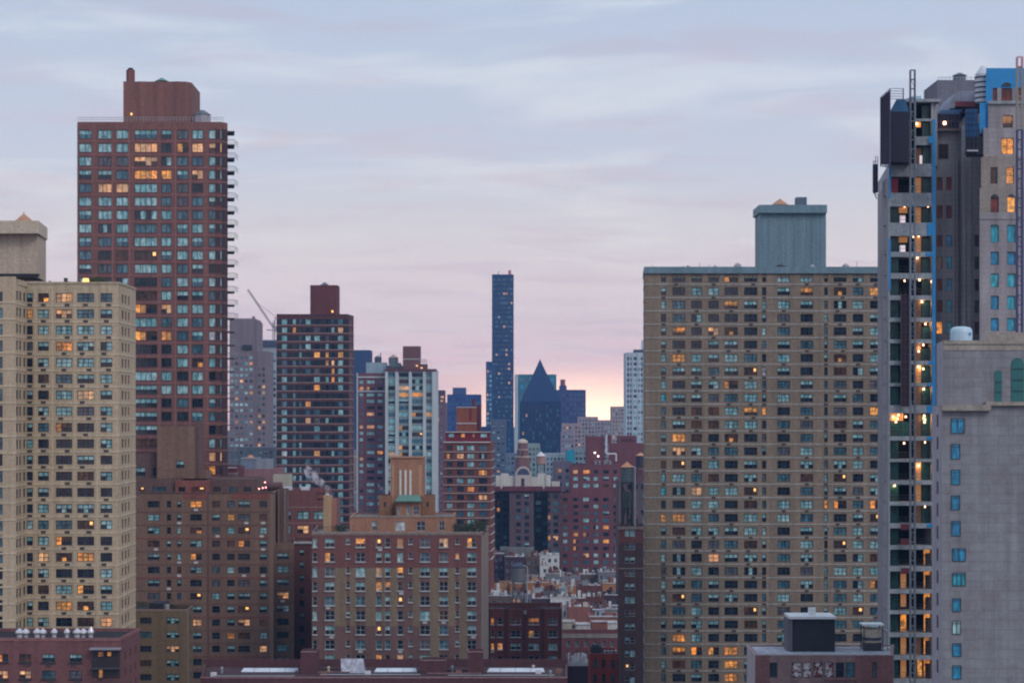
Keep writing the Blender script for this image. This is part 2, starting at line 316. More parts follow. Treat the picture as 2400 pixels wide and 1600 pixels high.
class Bld:
    def __init__(s, name, label, pts, ytop, mats, Dref=None, zt=None, roof=roof_grey, par=.9, zb=0.0, cat='building', group=None, root=None, part=None):
        """pts: footprint (px, D) counter-clockwise from above, first edge = the front"""
        s.p = [P(*q) for q in pts]; D = Dref or pts[0][1]
        s.zt = Z(ytop, D) if zt is None else zt; s.zb = zb; s.mats = mats if isinstance(mats, list) else [mats]; s.rm = roof; s.par = par
        cx = sum(q[0] for q in s.p) / len(s.p); cy = sum(q[1] for q in s.p) / len(s.p)
        s.root = root.root if root else thing(name, label, cat, (cx, cy, 0), group); s.o = root.o if root else (cx, cy, 0); s.part = part
        s.w = MB(); s.done = set(); s.wins = root.wins if root else []; s.parent = root; s.D = D
    def frame(s, i):
        a = s.p[i]; b = s.p[(i + 1) % len(s.p)]; L = math.hypot(b[0] - a[0], b[1] - a[1]); return a, ((b[0] - a[0]) / L, (b[1] - a[1]) / L), L
    def u(s, i, px):
        a, d, L = s.frame(i); k = (px - 1200) / F; return (k * a[1] - a[0]) / (d[0] - k * d[1])
    def cols(s, i, pxs): return [(s.u(i, a), s.u(i, b)) for a, b in pxs]
    def ucols(s, i, n, w, m=1.0):
        L = s.frame(i)[2]; st = (L - 2 * m) / n; return [(m + st * (k + .5) - w / 2, m + st * (k + .5) + w / 2) for k in range(n)]
    def rows(s, y0, sp, n, h, D=None):
        D = D or s.D; return [(Z(y0 + sp * k + h / 2, D), Z(y0 + sp * k - h / 2, D)) for k in range(n)]
    def facade(s, i, cols, rows, st, pal, fix={}, skip=None, ac=0, acm='', reveal=.25, mf=None, vb=(), hs={}, pm=None):
        """cols (u0,u1), rows (z0,z1) from the top down; fix {(row,col): mode}"""
        s.done.add(i); a, d, L = s.frame(i); nx, ny = d[1], -d[0]; rot = math.atan2(d[1], d[0])
        flat = st.get('flat')
        def pt(u, z, dp=0): return (a[0] + d[0] * u - nx * dp, a[1] + d[1] * u - ny * dp, z)
        def quad(u0, u1, z0, z1, m): s.w.face([pt(u0, z0), pt(u1, z0), pt(u1, z1), pt(u0, z1)], m)
        g = mf or (lambda u, z, inrow: 0)
        zs = sorted({s.zb, s.zt, *[z for r in rows for z in r if s.zb < z < s.zt], *[z for z in vb if s.zb < z < s.zt]})
        rr = [(r, k) for k, r in enumerate(rows)]
        for z0, z1 in zip(zs, zs[1:]):
            zc = (z0 + z1) / 2; hit = [k for r, k in rr if r[0] - 1e-6 < zc < r[1]]
            us = [0, L]
            for c in cols: us += [c[0], c[1]]
            us = sorted(set(us))
            if flat or not hit:
                if mf:
                    for u0, u1 in zip(us, us[1:]): quad(u0, u1, z0, z1, g((u0 + u1) / 2, zc, bool(hit)))
                else: quad(0, L, z0, z1, 0)
                continue
            k = hit[0]
            for u0, u1 in zip(us, us[1:]):
                uc = (u0 + u1) / 2; ci = next((j for j, c in enumerate(cols) if c[0] < uc < c[1]), None)
                if ci is not None and not (skip and skip(k, ci)) :
                    t0, t1 = rows[k]
                    if ci in hs: t0n = t1 - (t1 - t0) * hs[ci]
                    else: t0n = t0
                    if abs(z0 - t0) < 1e-4:
                        if t0n > t0 + 1e-4: quad(u0, u1, t0, t0n, g(uc, zc, True))
                        for (pa, pb, qa, qb) in ((u0, t0n, u1, t0n), (u0, t1, u0, t0n), (u1, t0n, u1, t1), (u1, t1, u0, t1)):
                            s.w.face([pt(pa, pb), pt(qa, qb), pt(qa, qb, reveal), pt(pa, pb, reveal)], 0)
                else: quad(u0, u1, z0, z1, g(uc, zc, True))
        for k, r in enumerate(rows):
            if r[0] < s.zb or r[1] > s.zt: continue
            for j, c in enumerate(cols):
                if skip and skip(k, j): continue
                z0 = r[1] - (r[1] - r[0]) * hs.get(j, 1)
                q = pt((c[0] + c[1]) / 2, z0, reveal - .02 if not flat else -.04)
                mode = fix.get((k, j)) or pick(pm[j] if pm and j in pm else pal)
                s.wins.append((q[0], q[1], q[2], rot, c[1] - c[0], r[1] - z0, st, mode, acm if RN.random() < ac else ''))
        return s
    def band(s, i, z0, z1, m, out=.08, u0=None, u1=None):
        a, d, L = s.frame(i); nx, ny = d[1], -d[0]; u0 = 0 if u0 is None else u0; u1 = L if u1 is None else u1
        A = (a[0] + d[0] * u0 + nx * out, a[1] + d[1] * u0 + ny * out); Bq = (a[0] + d[0] * u1 + nx * out, a[1] + d[1] * u1 + ny * out)
        C = (a[0] + d[0] * u1 - nx * .02, a[1] + d[1] * u1 - ny * .02); E = (a[0] + d[0] * u0 - nx * .02, a[1] + d[1] * u0 - ny * .02)
        s.w.prism([A, Bq, C, E], z0, z1, m, True, None, True)
    def finish(s, wallname='wall', plainm=0):
        k = len(s.p)
        for i in range(k):
            if i in s.done: continue
            a, b = s.p[i], s.p[(i + 1) % k]; s.w.face([(a[0], a[1], s.zb), (b[0], b[1], s.zb), (b[0], b[1], s.zt), (a[0], a[1], s.zt)], plainm)
        cx = sum(q[0] for q in s.p) / k; cy = sum(q[1] for q in s.p) / k
        inn = [(q[0] + (cx - q[0]) * .45 / max(1, math.hypot(cx - q[0], cy - q[1])) , q[1] + (cy - q[1]) * .45 / max(1, math.hypot(cx - q[0], cy - q[1]))) for q in s.p]
        for i in range(k):
            j = (i + 1) % k
            s.w.face([(*s.p[i], s.zt), (*s.p[j], s.zt), (*inn[j], s.zt), (*inn[i], s.zt)], plainm)
            if s.par: s.w.face([(*inn[i], s.zt), (*inn[j], s.zt), (*inn[j], s.zt - s.par), (*inn[i], s.zt - s.par)], plainm)
        s.w.build(s.part or wallname, s.mats, s.root, s.o)
        r = MB(); r.face([(*q, s.zt - s.par + .001) for q in inn]); r.build('roof', s.rm, s.root, s.o)
        return s
    def windows(s): place_windows(s.root, s.o, s.wins)
    def add(s, name, mb, mats, smooth=False, label=None):
        o = mb.build(name, mats, s.root, s.o, smooth)
        if label: o['label'] = label
        return o
    def pent(s, name, pts, ytop, ybot, mats, D=None, roof=None):
        """a storey or bulkhead on the roof: returns a Bld that shares this root"""
        D = D or pts[0][1]
        b = Bld(None, None, pts, ytop, mats, Dref=D, zb=Z(ybot, D), root=s, part=name, roof=roof or s.rm, par=.3); return b
def pbox(mb, x0, x1, y0, y1, D, dep, m=0, mt=None):
    """box whose front face spans the given photo rectangle at distance D (x0<x1, y0 top, y1 bottom)"""
    return mb.box(Xp(x0, D), Xp(x1, D), D, D + dep, Z(y1, D), Z(y0, D), m, mt)
def rect(x0, x1, D, dep): return [(x0, D), (x1, D), (1200 + (x1 - 1200) * D / (D + dep), D + dep), (1200 + (x0 - 1200) * D / (D + dep), D + dep)]
def water_tank(label, x0, x1, yt, yr, yb, yl, D, cm, rm, group='rooftop water tanks', legs=True, pipe=None):
    """cone roof yt..yr, barrel yr..yb, legs yb..yl"""
    x = Xp((x0 + x1) / 2, D); r = (x1 - x0) / 2 / F * D; y = D + r; zl = Z(yl, D)
    t = thing('water_tank', label, 'water tank', (x, y, zl), group); o = (x, y, zl)
    q = MB().cyl(x, y, Z(yb, D), Z(yr, D), r, r * .96, 20)
    for k in range(5): z = Z(yb, D) + (Z(yr, D) - Z(yb, D)) * (k + .5) / 5; q.cyl(x, y, z - .05, z + .05, r * 1.02, None, 20, 1)
    q.cyl(x, y, Z(yb, D) - .15, Z(yb, D), r * 1.03, None, 20, 1)
    q.build('barrel', [cm, steel], t, o)
    MB().cyl(x, y, Z(yr, D), Z(yt, D), r * 1.06, .06, 20).cyl(x, y, Z(yr, D) - .1, Z(yr, D), r * 1.06, None, 20).build('tank_roof', rm, t, o)
    if legs and yl > yb + 1:
        pts = [(x + sx * r * .8, y + sy * r * .8) for sx, sy in ((-1, -1), (1, -1), (1, 1), (-1, 1))]
        for a in pts: MB().bar((a[0], a[1], zl), (a[0], a[1], Z(yb, D) - .1), .16).build('leg', steel, t, o)
        g = MB(); zh = Z(yb, D) - .15
        for i in range(4):
            a, b = pts[i], pts[(i + 1) % 4]
            g.bar((*a, zh), (*b, zh), .14); g.bar((*a, zl + .4), (*b, zh - .2), .06); g.bar((*b, zl + .4), (*a, zh - .2), .06)
        g.build('brace', steel, t, o)
    if pipe: MB().bar((x + r * 1.25, y - r, zl), (x + r * 1.25, y - r, Z(yr, D)), .16, 0, 6).bar((x + r * 1.25, y - r, Z(yr, D) - .1), (x + r * .5, y, Z(yr, D) + .3), .14).build('pipe', steelp, t, o)
    return t

# ------------------------------------------------------------------ ground and haze
asph = wall('asphalt', (.05, .05, .055), .3)
g = MB(); g.face([(-3000, -600, 0), (3000, -600, 0), (3000, 5200, 0), (-3000, 5200, 0)]); tag(g.build('ground', asph), None, None, None, 'structure')
hz = MB().box(-3050, 3050, -650, 5250, -1, 330); 
hm = bpy.data.materials.new('haze'); hm.use_nodes = True; hm.node_tree.nodes.clear()
ho = hm.node_tree.nodes.new('ShaderNodeOutputMaterial'); hv = hm.node_tree.nodes.new('ShaderNodeVolumePrincipled'); hm.node_tree.links.new(hv.outputs[0], ho.inputs['Volume'])
hv.inputs['Color'].default_value = (.20, .45, .84, 1); hv.inputs['Density'].default_value = .00009; hv.inputs['Anisotropy'].default_value = .0
tag(hz.build('haze', hm), None, None, None, 'stuff')

# styles
S_STD = dict(k='std', fr='dk', lw=1.0, ft=.09)
def parse(s):
    """'r,c:mode r,c:mode' -> dict"""
    d = {}
    for t in s.split():
        rc, m = t.split(':'); r, c = rc.split(','); d[(int(r), int(c))] = m
    return d
# ------------------------------------------------------------------ cream tower (left)
cream = wall('cream_brick', (.455, .37, .26), .12); creamb = wall('cream_band', (.54, .46, .33), .06); cream_d = wall('cream_parapet', (.40, .335, .225), .1)
S_CR = dict(k='cr', fr='dk', lw=1.05, ft=.10)
b = Bld('apartment_tower', 'cream brick apartment tower with pale floor bands and blank tan penthouse, far left', [(38, 370), (63, 378), (278, 378), (318, 396), (260, 410), (0, 400), (-80, 370)], 661, [cream, creamb, cream_d], Dref=378)
R_ = b.rows(697.6, 37.97, 24, 21, 378)
CP = dict(dark=24, half=14, teal=14, blue=12, mid=14, grey=4, dim=3)
fx = parse('0,1:litb 0,2:pale 0,3:blue 0,4:blue 1,1:teal 1,2:palem 1,3:blue 1,4:half 2,1:teal 2,2:teal 2,3:teal 2,4:teal 3,2:lit 3,4:mix 4,2:teal 4,3:teal 5,1:dim 6,3:pale 7,3:grey 8,2:lith 8,3:dark 9,2:dark 9,3:dark 10,2:dark 10,3:half 11,3:dim 12,2:dark 12,3:dark 13,2:mid 13,3:mid 14,3:lamp 15,2:lith 15,1:teal 16,1:pale 16,2:litb 16,3:lit 17,3:dark 17,4:teal 18,3:lith 19,2:lit 19,3:litb 20,3:dim 20,4:pale 1,0:lith')
b.facade(1, b.cols(1, [(62.9, 77), (89, 114.5), (131, 169), (181, 220.5), (235.5, 263)]), R_, S_CR, CP, fx, ac=.75, acm='d')
b.facade(0, b.cols(0, [(38.5, 43), (45.5, 50), (55, 60)]), R_, dict(k='crn', fr='dk', n=1), dict(dark=5, blue=2))
b.facade(2, b.cols(2, [(285.5, 290), (293, 297), (300.5, 304)]), R_, dict(k='crs', fr='br', n=1), dict(grey=5, dim=2, dark=1))
for k in range(22):
    z = Z(716.6 + 37.97 * k, 378)
    for e in (0, 1, 2, 6): b.band(e, z - .14, z + .14, 1)
for (a0, a1) in ((78.5, 87), (117, 129), (171, 179), (223, 233)): b.band(1, 0, Z(680, 378), 1, .05, b.u(1, (a0 + a1) / 2) - .12, b.u(1, (a0 + a1) / 2) + .12)
for e in (0, 1, 2): b.band(e, b.zt - .35, b.zt + .05, 2, .12)
b.finish()
bb = Bld(None, None, [(-80, 366), (37.5, 366), (38, 371), (-80, 371)], 648, [cream, creamb], root=b, part='wing', zb=0)
bb.facade(0, [(0.5, 6.3)], bb.rows(697.6, 37.97, 24, 28, 366), dict(k='crw', fr='dk', n=3), dict(dark=5, blue=6))
for k in range(22): z = Z(716.6 + 37.97 * k, 378); bb.band(0, z - .14, z + .14, 1)
bb.finish()
pp = b.pent('penthouse', [(-110, 384), (88, 384), (108, 396), (-110, 396)], 546, 650, [wall('tan_stucco', (.42, .35, .275), .14), creamb, cream_d]); pp.finish()
pc = b.pent('penthouse_cornice', [(-112, 382), (90, 382), (111.5, 397), (-112, 397)], 517, 547, [wall('tan_cornice', (.50, .43, .335), .08)]); pc.finish()
q = MB(); q.box(Xp(-110, 383), Xp(90, 383), 383.2, 383.9, Z(648, 383), Z(641, 383)); b.add('flashing', q, roof_dark)  # dark strip in place of the shadow line at the penthouse foot
q = MB(); xc = Xp(50, 390); q.cyl(xc, 392, Z(520, 390), Z(499, 390), 2.1, .12, 8); q.cyl(xc, 392, Z(500, 390), Z(493, 390), .12, .05, 6); b.add('tank_roof', q, copper)
for (px, w, h_) in ((116, .3, 1.2), (153, .7, 2.0), (160, .3, 1), (186, .3, 1.1)): b.add('vent_pipe', MB().cyl(Xp(px, 385), 385.4, b.zt - .9, b.zt + h_ * .6, w * .5, None, 8), steel)
b.windows()
for i, (px, r_) in enumerate(((222, .9), (232, 1.0), (212, .7))):
    q = MB()
    for k in range(60): a = RN.uniform(0, 6.3); rr = RN.random() ** .5 * r_; z = RN.uniform(0, 1.2); c = (Xp(px, 383) + rr * cos(a), 383 + rr * sin(a), b.zt - .9 + .8 + z); e = RN.uniform(.12, .3); q.face([(c[0] - e, c[1], c[2] - e), (c[0] + e, c[1] + RN.uniform(-e, e), c[2] - e * .3), (c[0], c[1], c[2] + e)])
    o_ = thing('potted_shrub', ['leafy green terrace shrub on the cream tower roof, middle one of three', 'rightmost green terrace shrub on the cream tower roof', 'smallest and leftmost green terrace shrub on the cream tower roof'][i], 'shrub', (Xp(px, 383), 383, b.zt - .9), 'shrubs on the cream tower terrace')
    q.build('foliage', plain('leaves', (.04, .06, .03), .8), o_, o_.location); MB().cyl(Xp(px, 383), 383, b.zt - .899, b.zt - .1, .35, .45, 10).build('pot', plain('clay', (.2, .1, .06)), o_, o_.location)
q = MB().cyl(Xp(201, 381), 381, b.zt - .899, b.zt + .25, .05, None, 6, 0); q.cyl(Xp(201, 381), 381, b.zt + .25, b.zt + .85, .62, .5, 12, 1); tag(q.build('terrace_lamp', [steel, plain('lamp_amber', (.8, .5, .2), .5, 0, (1, .5, .12), 1.3)]), 'glowing amber lamp on the roof terrace of the cream tower', 'lamp')

# dark sliver behind cream tower at the frame edge
# ------------------------------------------------------------------ red brick high-rise with corner balconies
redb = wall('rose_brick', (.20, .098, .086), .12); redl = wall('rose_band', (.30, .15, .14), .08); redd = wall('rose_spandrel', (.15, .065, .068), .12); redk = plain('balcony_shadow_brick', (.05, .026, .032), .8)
S_RED = dict(k='red', fr='dk', lw=1.2, ft=.09, bar=False)
def arc(px, D, r, n=4, a0=-90, a1=0):
    cx, cy = Xp(px, D) - r, D + r; out = []
    for i in range(n + 1):
        a = radians(a0 + (a1 - a0) * i / n); x, y = cx + r * cos(a), cy + r * sin(a); out.append((1200 + x / y * F, y))
    return out
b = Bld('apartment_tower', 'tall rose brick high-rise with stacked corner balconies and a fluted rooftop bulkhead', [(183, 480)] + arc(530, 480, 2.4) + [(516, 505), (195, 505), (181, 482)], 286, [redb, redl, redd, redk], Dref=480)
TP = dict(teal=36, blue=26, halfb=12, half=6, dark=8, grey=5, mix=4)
R_ = b.rows(315, 31.45, 27, 21)
fx = parse('1,3:pale 1,5:lith 1,6:pale 1,7:palem 1,0:teal 1,1:teal 1,2:teal 2,1:grey 2,2:grey 2,3:palem 3,3:lit 3,4:lit 3,6:palem 4,1:pale 4,2:pale 4,3:teal 5,3:teal 5,0:teal 5,1:teal 5,2:teal 6,2:teal 8,3:teal 9,2:dim 9,3:lamp 9,7:teal 10,3:teal 10,1:grey 11,3:dark 12,3:dim 13,3:lith 13,4:palem 13,5:teal 13,7:teal 14,3:teal 14,5:teal 14,7:teal 15,3:lith 15,4:lit 15,7:white 16,3:dark 16,4:dark 16,5:teal 17,3:dark 17,4:dark 17,6:litb 18,3:teal 19,4:teal 19,3:half 20,3:half 21,3:half 22,3:half 23,3:dim 24,7:pale 25,7:lith 24,3:dim')
for r in range(13, 24):
    for c in (4, 5, 6): fx.setdefault((r, c), RN.choice(('dark', 'blue', 'dark', 'teal', 'halfb')))
cs = b.cols(0, [(185, 214.5), (230, 262), (272, 301), (315, 368.5), (378, 402), (415, 441), (450, 476), (489.5, 520)])
b.facade(0, cs, R_, S_RED, TP, fx, mf=lambda u, z, r: 0)
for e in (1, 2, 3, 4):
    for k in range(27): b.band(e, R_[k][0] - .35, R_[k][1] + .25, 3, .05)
for k in range(27):
    z = Z(315 + 31.45 * k + 15.7, 480); b.band(0, z - .1, z + .1, 1, .07)
    for c in cs: b.band(0, z + .12, R_[k][0] + 3.02 - 3.02 + .0 if False else z + .5, 2, .03, c[0], c[1])
for u0, u1 in ((262, 264.5), (301.5, 304), (410, 412.5), (444.5, 447)): b.band(0, 0, b.zt - 2.2, 1, .12, b.u(0, u0), b.u(0, u1))
b.finish()
for k in range(27):
    z = Z(303 + 31.45 * k, 480); q = MB(); q.prism([P(524, 483), P(550, 483), P(549, 490), P(524, 490)], z - .2, z, 0, True, None, True); o_ = b.add('balcony', q, [wall('slab_concrete', (.13, .12, .15), .1)])
    if k < 26:
        zl = Z(303 + 31.45 * (k + 1), 480); q = MB()
        x0, x1 = Xp(531, 483), Xp(549.5, 483)
        q.bar((x0, 483.1, zl + 1.1), (x1, 483.1, zl + 1.1), .05); q.bar((x1, 483.1, zl + 1.1), (x1, 489.8, zl + 1.1), .05)
        for j in range(9): xx = x0 + (x1 - x0) * j / 8; q.bar((xx, 483.1, zl), (xx, 483.1, zl + 1.1), .025)
        for j in range(1, 7): q.bar((x1, 483.1 + j, zl), (x1, 483.1 + j, zl + 1.1), .025)
        q.build('railing', steelp, o_, b.o)
# bulkhead with flutes
xa, xb = Xp(289, 486), Xp(434, 486)
pts = []; n = 34
for i in range(n + 1):
    t = i / n; x = xa + (xb - xa) * t; pts.append((x, 486 + (.35 * abs(sin(t * pi * 3.5)))))
pts += [(xb + 1.2, 488), (xb + .9, 503), (xa, 503)]
q = MB(); q.prism(pts, b.zt - .9, Z(191, 486)); b.add('bulkhead', q, redb)
q = MB(); q.cyl(Xp(306, 488), 488, Z(195, 488), Z(165, 488), 1.0, None, 16); q.cyl(Xp(306, 488), 488, Z(165, 488), Z(160, 488), .8, .5, 12, 1); b.add('chimney', q, [redb, roof_dark])
q = MB(); q.cyl(Xp(379, 494), 494, Z(191, 494), Z(183, 494), 1.6, .2, 8); b.add('tank_roof', q, verd)
q = MB(); q.cyl(Xp(474, 488), 488, b.zt - .9, Z(270, 488), 1.9, None, 8, 0); q.cyl(Xp(474, 488), 488, Z(270, 488), Z(259, 488), 2.1, .5, 8, 1); b.add('roof_pavilion', q, [wall('pav', (.36, .34, .38), .1), plain('slate', (.10, .13, .15))])
q = MB(); zt = b.zt; ra, rb_ = Xp(184, 481), Xp(524, 481)
q.bar((ra, 480.6, zt + 1.1), (rb_, 480.6, zt + 1.1), .05); q.bar((ra, 480.6, zt + .6), (rb_, 480.6, zt + .6), .03)
for j in range(48): xx = ra + (rb_ - ra) * j / 47; q.bar((xx, 480.6, zt), (xx, 480.6, zt + 1.1), .04)
b.add('roof_railing', q, steelp)
q = MB().cyl(Xp(308, 485.6), 485.6, Z(270, 485.6), Z(265, 485.6), .26, .2, 10); b.add('wall_lamp', q, PM['K'])
b.windows()

# ------------------------------------------------------------------ brick house with dark roof, bottom left
mb_ = wall('plum_brick', (.17, .075, .075), .16); mbl = wall('plum_pale', (.23, .11, .11), .14); S_P = dict(k='plum', fr='dk', n=2, sill='dk', ft=.10)
b = Bld('apartment_house', 'plum brick apartment house with a black tar roof full of vents, bottom left corner', [(-90, 350), (283, 350), (328, 366), (-90, 366)], 1494, [mb_, mbl], roof=roof_dark, par=.55)
fx = parse('0,0:lith 0,1:dim 0,2:half 0,3:half 1,0:palem 1,1:palem 1,2:blue 1,3:grey')
cs = b.cols(0, [(-8, 19), (45, 73), (98, 129), (163, 192)]); bal = b.cols(0, [(218, 281)])[0]
def mfp(u, z, r): return 0
R_ = b.rows(1541, 39, 4, 19)
b.facade(0, cs + [bal], R_, S_P, dict(dark=3, half=3, grey=2), fx, ac=.9, acm='d', skip=lambda r, c: c == 4)
b.facade(1, b.ucols(1, 3, 1.5, 1.5), R_, dict(k='plums', fr='br', n=1), dict(grey=4, dim=2))
for e in (0, 1): b.band(e, b.zt - .5, b.zt + .04, 1, .1)
b.finish()
x0, x1 = Xp(218, 350), Xp(281, 350)
q = MB().box(x0, x1, 349.7, 349.98, Z(1585, 350), Z(1521, 350), 0); b.add('recess_shade_panel', q, plain('recess_shade', (.03, .022, .025)))  # flat dark panel; the balcony recess's shade is put into its colour
for (yy, nm) in ((1562, 'balcony'), (1610, 'balcony')):
    q = MB().box(x0 - .2, x1 + .2, 348.6, 349.98, Z(yy + 3, 350), Z(yy, 350), 0)
    q.bar((x0, 348.7, Z(yy - 18, 350)), (x1, 348.7, Z(yy - 18, 350)), .05, 1)
    for j in range(16): xx = x0 + (x1 - x0) * j / 15; q.bar((xx, 348.7, Z(yy, 350)), (xx, 348.7, Z(yy - 18, 350)), .03, 1)
    b.add(nm, q, [wall('slab_b', (.07, .065, .08), .1), steel])
q = MB().box(x0 - .3, x1 + .3, 348.4, 349.98, Z(1520, 350), Z(1516, 350)); b.add('canopy', q, plain('canopy_grey', (.25, .25, .29)))
for (a0, a1, y0, y1, md) in ((229, 243, 1526, 1538, 'lit'), (251, 262, 1526, 1537, 'lith'), (231, 242, 1567, 1588, 'lit')):
    b.wins.append((Xp((a0 + a1) / 2, 349.6), 349.62, Z(y1, 349.6), 0, (a1 - a0) / F * 350, (y1 - y0) / F * 350, dict(k='bal', fr='br', n=1), md, ''))
b.windows()
vl = ['pair of fat silver roof vents nearest the left edge of the black roof', 'second pair of silver roof vents from the left on the black roof', 'single leaning silver vent in the middle of the black roof', 'short silver vent left of a low twin on the black roof', 'low twin silver vent on the black roof, beside the short one', 'rightmost silver vent, cone topped, on the black roof']
for i, (px, r_) in enumerate(((46, .75), (87, .7), (127, .6), (157, .55), (181, .75), (213, .6))):
    x, y, z = Xp(px, 354), 354, b.zt - .55; t = thing('roof_vent', vl[i], 'roof vent', (x, y, z), 'silver vents on the black roof'); sv = plain('silver_vent', (.62, .62, .66), .35, .5)
    q = MB().cyl(x, y, z, z + .7, r_ * .6, None, 14)
    if i in (0, 1, 4): q.cyl(x + r_ * 1.2, y + .6, z, z + .6, r_ * .5, None, 14)
    q.build('stack', sv, t, t.location)
    q = MB()
    for (dx, dy, dz) in ((0, 0, .7), (r_ * 1.2, .6, .6)) if i in (0, 1, 4) else ((0, 0, .7),):
        q.cyl(x + dx, y + dy, z + dz, z + dz + .3, r_ * .62, r_ * .95, 14, 0, False); q.cyl(x + dx, y + dy, z + dz + .3, z + dz + .55, r_ * .95, r_ * .9, 14, 0, False); q.cyl(x + dx, y + dy, z + dz + .55, z + dz + (1.05 if i < 5 else 1.3), r_ * .9, .12, 14)
    q.build('cowl', sv, t, t.location, True)

# ------------------------------------------------------------------ brown slab behind it
brn = wall('brown_brick', (.185, .115, .085), .14); brr = wall('brown_red', (.21, .075, .062), .1); brd = wall('brown_dark', (.125, .078, .07), .12); brl = wall('brown_pale', (.215, .145, .112), .1)
S_BR = dict(k='brn', fr='dk', lw=1.2, ft=.1)
BP = dict(dark=26, half=28, teal=12, blue=10, mid=10, grey=4, dim=4)
b = Bld('apartment_house', 'wide brown brick apartment house with thin red floor lines, right of the cream tower', [(318, 450), (642, 450), (646, 458), (664, 475), (335, 475)], 1153, [brn, brr, brd, brl])
R_ = b.rows(1181, 30.8, 15, 15.5)
cs = b.cols(0, [(346, 374), (391, 401), (415, 425), (445.5, 473), (497, 515.5), (532, 550), (558, 586), (608, 626)])
fx = parse('0,0:dark 0,3:lit 0,4:dim 0,5:grey 0,6:half 0,7:dark 1,5:lith 1,6:grey 1,7:litb 2,3:litb 2,6:lamp 3,5:litb 3,6:lith 4,3:lith 7,3:lamp 9,4:dark 9,6:palem 8,6:lamp 10,5:lith 9,3:pale 12,5:litb 12,6:palem 5,0:dark 4,0:half 6,0:half 11,7:palem')
b.facade(0, cs, R_, S_BR, BP, fx, ac=.16, acm='w')
for k in range(1, 15):
    z = Z(1168 + 30.8 * k, 450); m3 = k % 3 == 0
    b.band(0, z - (.12 if m3 else .07), z + (.12 if m3 else .07), 1 if m3 else 2, .06)
b.band(0, Z(1168, 450), b.zt - .1, 1, .05, b.u(0, 430), b.u(0, 488)); b.band(0, Z(1168, 450), b.zt - .1, 1, .05, b.u(0, 545), b.u(0, 640))
b.band(0, 0, b.zt - .2, 2, .1, b.u(0, 486), b.u(0, 489)); b.band(0, b.zt - .2, b.zt + .05, 2, .12); b.band(0, 0, b.zt - .3, 3, .07, b.u(0, 632), b.u(0, 641.5))
b.finish()
for (x0, x1, y0, y1, D, dep, m) in ((318, 411, 1120, 1156, 454, 16, brd), (411, 490, 1125, 1156, 453, 17, brr), (490, 603, 1121, 1156, 455, 14, brd)):
    w_ = b.pent('penthouse', rect(x0, x1, D, dep), y0, y1, [m]); cc = {318: [(327, 339), (358, 390)], 411: [(418, 434), (449, 481)], 490: [(499, 517), (538, 556), (571, 589)]}[x0]
    w_.facade(0, w_.cols(0, cc), w_.rows(1146, 10, 1, 11, D), S_BR, dict(blue=1, dark=2, dim=1, lamp=1)); w_.finish()
w_ = b.pent('bulkhead', rect(368, 456.5, 462, 12), 998, 1121, [brn, brl]); w_.facade(0, w_.cols(0, [(413, 432)]), w_.rows(1088, 10, 1, 17, 462), S_BR, dict(half=1)); w_.band(0, Z(1040, 462), Z(1000, 462), 1, .05, w_.u(0, 442), w_.u(0, 455)); w_.finish()
w_ = b.pent('bulkhead', rect(314, 368, 464, 10), 1062, 1121, [brd]); w_.facade(0, w_.cols(0, [(316, 341), (358, 370 - 3)]), w_.rows(1105, 10, 1, 20, 464), S_BR, dict(dark=1, half=1)); w_.finish()
w_ = b.pent('chimney', rect(456.8, 467, 463, 6), 985, 1121, [brd]); w_.finish()
w_ = b.pent('bulkhead', rect(467.5, 486, 464, 6), 1102, 1121, [brn]); w_.finish()
w_ = b.pent('chimney', rect(651, 669, 458, 7), 1146, 1275, [brd, brl]); w_.band(0, w_.zb, w_.zt, 1, .1, 0, .35); w_.band(0, w_.zb, w_.zt, 1, .1, 1.3, 1.65); w_.finish()
# lower right step and recessed court
w_ = Bld(None, None, [(643, 452), (688, 452), (690, 470), (650, 470)], 1272, [brn, brr, brd], root=b, part='wing'); w_.facade(0, w_.cols(0, [(648.5, 677)]), R_[4:], S_BR, BP, parse('3,0:palem 2,0:half'), ac=.3, acm='w'); 
for k in range(4, 15): z = Z(1168 + 30.8 * k, 450); w_.band(0, z - .08, z + .08, 1 if k % 3 == 0 else 2, .05)
w_.finish()
w_ = Bld(None, None, [(688, 464), (735, 464), (734, 480), (690, 480)], 1268, [wall('court_brick', (.13, .055, .05), .15), roof_pale], root=b, part='wing'); w_.facade(0, w_.cols(0, [(702, 713)]), R_[4:], dict(k='crt', fr='dk', n=1), dict(half=3, dark=3)); w_.band(0, w_.zt - .5, w_.zt, 1, .3); w_.finish()
b.windows()

# small brown block in front, x 313-443
b = Bld('apartment_house', 'low olive brown brick block squeezed between the cream tower and the wide brown house', [(300, 405), (440, 405), (453, 413), (300, 425)], 1427, [wall('olive_brick', (.165, .12, .075), .12), wall('olive_pale', (.26, .19, .16), .1)], roof=roof_dark)
R_ = b.rows(1453.5, 33.2, 6, 15)
b.facade(0, b.cols(0, [(328, 355), (390, 420)]), R_, dict(k='olv', fr='dk', n=3), dict(half=2, mid=3, dark=3), parse('0,0:dark 0,1:mid 1,0:blue 1,1:mid 2,0:dark 2,1:palem 3,0:dim 3,1:mid 4,0:dark 4,1:mid'))
b.facade(1, b.ucols(1, 1, 1.6, 1), R_, dict(k='olvs', fr='dk', n=1), dict(grey=3)); b.band(1, 0, b.zt - .1, 1, .03, 0, .8)
b.band(0, b.zt - .3, b.zt + .04, 1, .08); b.finish()
q = MB().cyl(Xp(391, 409), 409, b.zt - .9, b.zt + .6, .5, None, 12); b.add('roof_vent', q, steelp)
q = MB().box(Xp(350, 412), Xp(385, 412), 412, 418, b.zt - .9, b.zt + .5); b.add('skylight_box', q, roof_dark)
b.windows()
